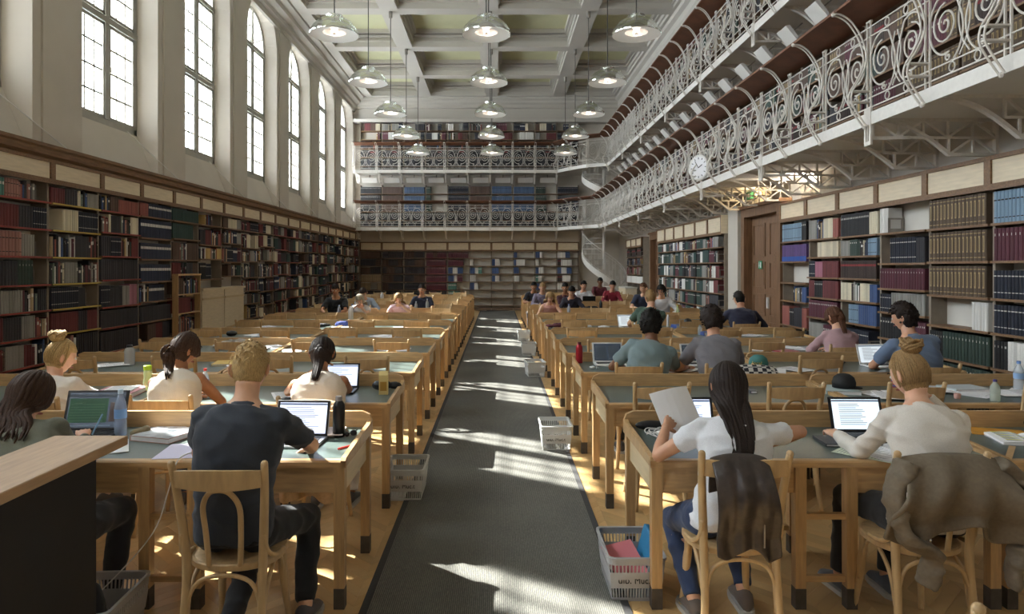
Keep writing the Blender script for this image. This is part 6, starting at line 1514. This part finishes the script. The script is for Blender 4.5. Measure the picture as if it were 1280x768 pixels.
# --- clothes over chairs ---------------------------------------------------------------
def drape(name, chair, m, label, W0, W1, length, front=.16, pleat=.02, seed=0, sleeves=(), skew=0., cat='jacket', bulge=.02, hemwave=.03, th=.012):
    ch = chair; cx, cy = ch.location.x, ch.location.y
    r = O(name, None, None, (cx, cy-.27, .905), rz=ch.rotation_euler.z); tag(r, label, cat)
    NU, NV_ = 28, 30; A = []; rg = random.Random(seed)
    for j in range(NV_+1):
        v = -front+(length+front)*j/NV_; row = []
        t = max(0, v/length); w = W0+(W1-W0)*t**.8
        for i in range(NU+1):
            u = -1+2*i/NU
            n1 = noise.noise(Vector((u*2.2+seed, v*3, seed))); n2 = noise.noise(Vector((u*5+seed, v*4, 3)))
            if v < 0: y = .03+.012*abs(v)*10*.3; z = -abs(v)+.0
            else: y = -.03-bulge*math.sin(min(1, t*1.3)*PI)-.01; z = -v
            if abs(v) < .03: y = -.03*math.sin(v/.03*PI/2); z = .008*math.cos(v/.03*PI/2)
            amp = min(1, abs(v)/.12)
            y += -(pleat*math.sin(u*9+seed+v*3)*.5+n1*pleat*1.6)*amp*(1 if v > 0 else -.2)+n2*.006*amp
            x = w/2*u*(1+.05*n1)+skew*t
            if v > 0: z += hemwave*n1*t+.02*t*math.cos(u*PI*1.5)-abs(u)**3*.03*(1-t)
            else: z += 0
            row.append((x, y, z-abs(u)**2.5*.02))
        A.append(row)
    vs = [p for row in A for p in row]; fs = []
    for j in range(NV_):
        for i in range(NU): a = j*(NU+1)+i; fs.append((a, a+1, a+NU+2, a+NU+1))
    me = bpy.data.meshes.new('tmp'); me.from_pydata(vs, [], fs); me.materials.append(m)
    o = O('tmp', me); so = o.modifiers.new('s', 'SOLIDIFY'); so.thickness = th; so.offset = 0; sb = o.modifiers.new('b', 'SUBSURF'); sb.levels = 1; sb.render_levels = 1
    dg = bpy.context.evaluated_depsgraph_get(); out = bpy.data.meshes.new_from_object(o.evaluated_get(dg)); bpy.data.objects.remove(o)
    out.polygons.foreach_set('use_smooth', [True]*len(out.polygons)); O('cloth_body', out, r)
    for k, (pts, rr) in enumerate(sleeves):
        b = MB(); P = catmull(pts, 4); K = len(P); b.tube(P, [rr*(1-.25*i/K) for i in range(K)], 14, flat=.6)
        me2 = evaluated(b.mesh('tmp', m), .008, 2, .012, seed+k, (9, 9, 16)); O('sleeve', me2, r)
    return r
LEATH = mat('dark_leather', '3B322E', .42, kind='noise', scale=30, amt=.3, bump=.3)
KHAKI = mat('khaki_cotton', '6F6353', .8, kind='noise', scale=60, amt=.12, bump=.15)
c0 = CH[0, 'Ra', 0]; j0 = drape('leather_jacket', c0, LEATH, 'dark brown leather jacket hung on the chair of the long-haired woman', .25, .29, .42, seed=2, pleat=.018, skew=.03, bulge=.05)
j0.location.x -= .03; MB().box(.08, .086, -.075, -.07, -.38, -.26).build('zip', METAL, j0)
c1 = CH[0, 'Ra', 1]; j1 = drape('khaki_jacket', c1, KHAKI, 'olive khaki jacket spread over the chair of the woman with the bun', .42, .62, .34, seed=5, pleat=.045, bulge=.06, hemwave=.1, th=.02,
    sleeves=[([(-.2, -.02, -.02), (-.27, -.05, -.18), (-.22, -.07, -.34), (-.1, -.05, -.42), (-.12, -.03, -.56)], .06), ([(.2, -.02, -.02), (.32, -.03, -.14), (.34, -.03, -.3), (.27, -.03, -.42), (.27, -.02, -.58)], .065)])
j1.location.x += .02
b = MB().ball((-.15, -.11, -.33), (.008, .006, .008), 8, 6); b.build('snap_button', CHROME, j1)
c2 = CH[1, 'La', 0]; j2 = drape('beige_coat', c2, mat('beige_cotton', 'C4A988', .8, kind='noise', scale=60, amt=.1), 'beige coat hanging from the chair of the woman in lace', .40, .34, .62, seed=7, pleat=.03, sleeves=[([(.17, -.02, -.02), (.24, -.03, -.2), (.26, -.02, -.42), (.2, .0, -.55)], .05)], cat='coat')
PL = mat('plaid_cloth', '2A2B33', .85); nt = PL.node_tree; N = nt.nodes; tc = N.new('ShaderNodeTexCoord'); ck_ = N.new('ShaderNodeTexChecker'); ck_.inputs['Scale'].default_value = 26; ck_.inputs[1].default_value = hexc('2A2B33'); ck_.inputs[2].default_value = hexc('C9C6C0')
nt.links.new(tc.outputs['Object'], ck_.inputs[0]); nt.links.new(ck_.outputs[0], N['Principled BSDF'].inputs['Base Color'])
c3 = CH[2, 'Ra', 1]; j3 = drape('plaid_shirt', c3, PL, 'black and white checked shirt hung over the chair of the man in grey', .44, .46, .25, seed=9, pleat=.02, cat='shirt'); j3.location.x += .18
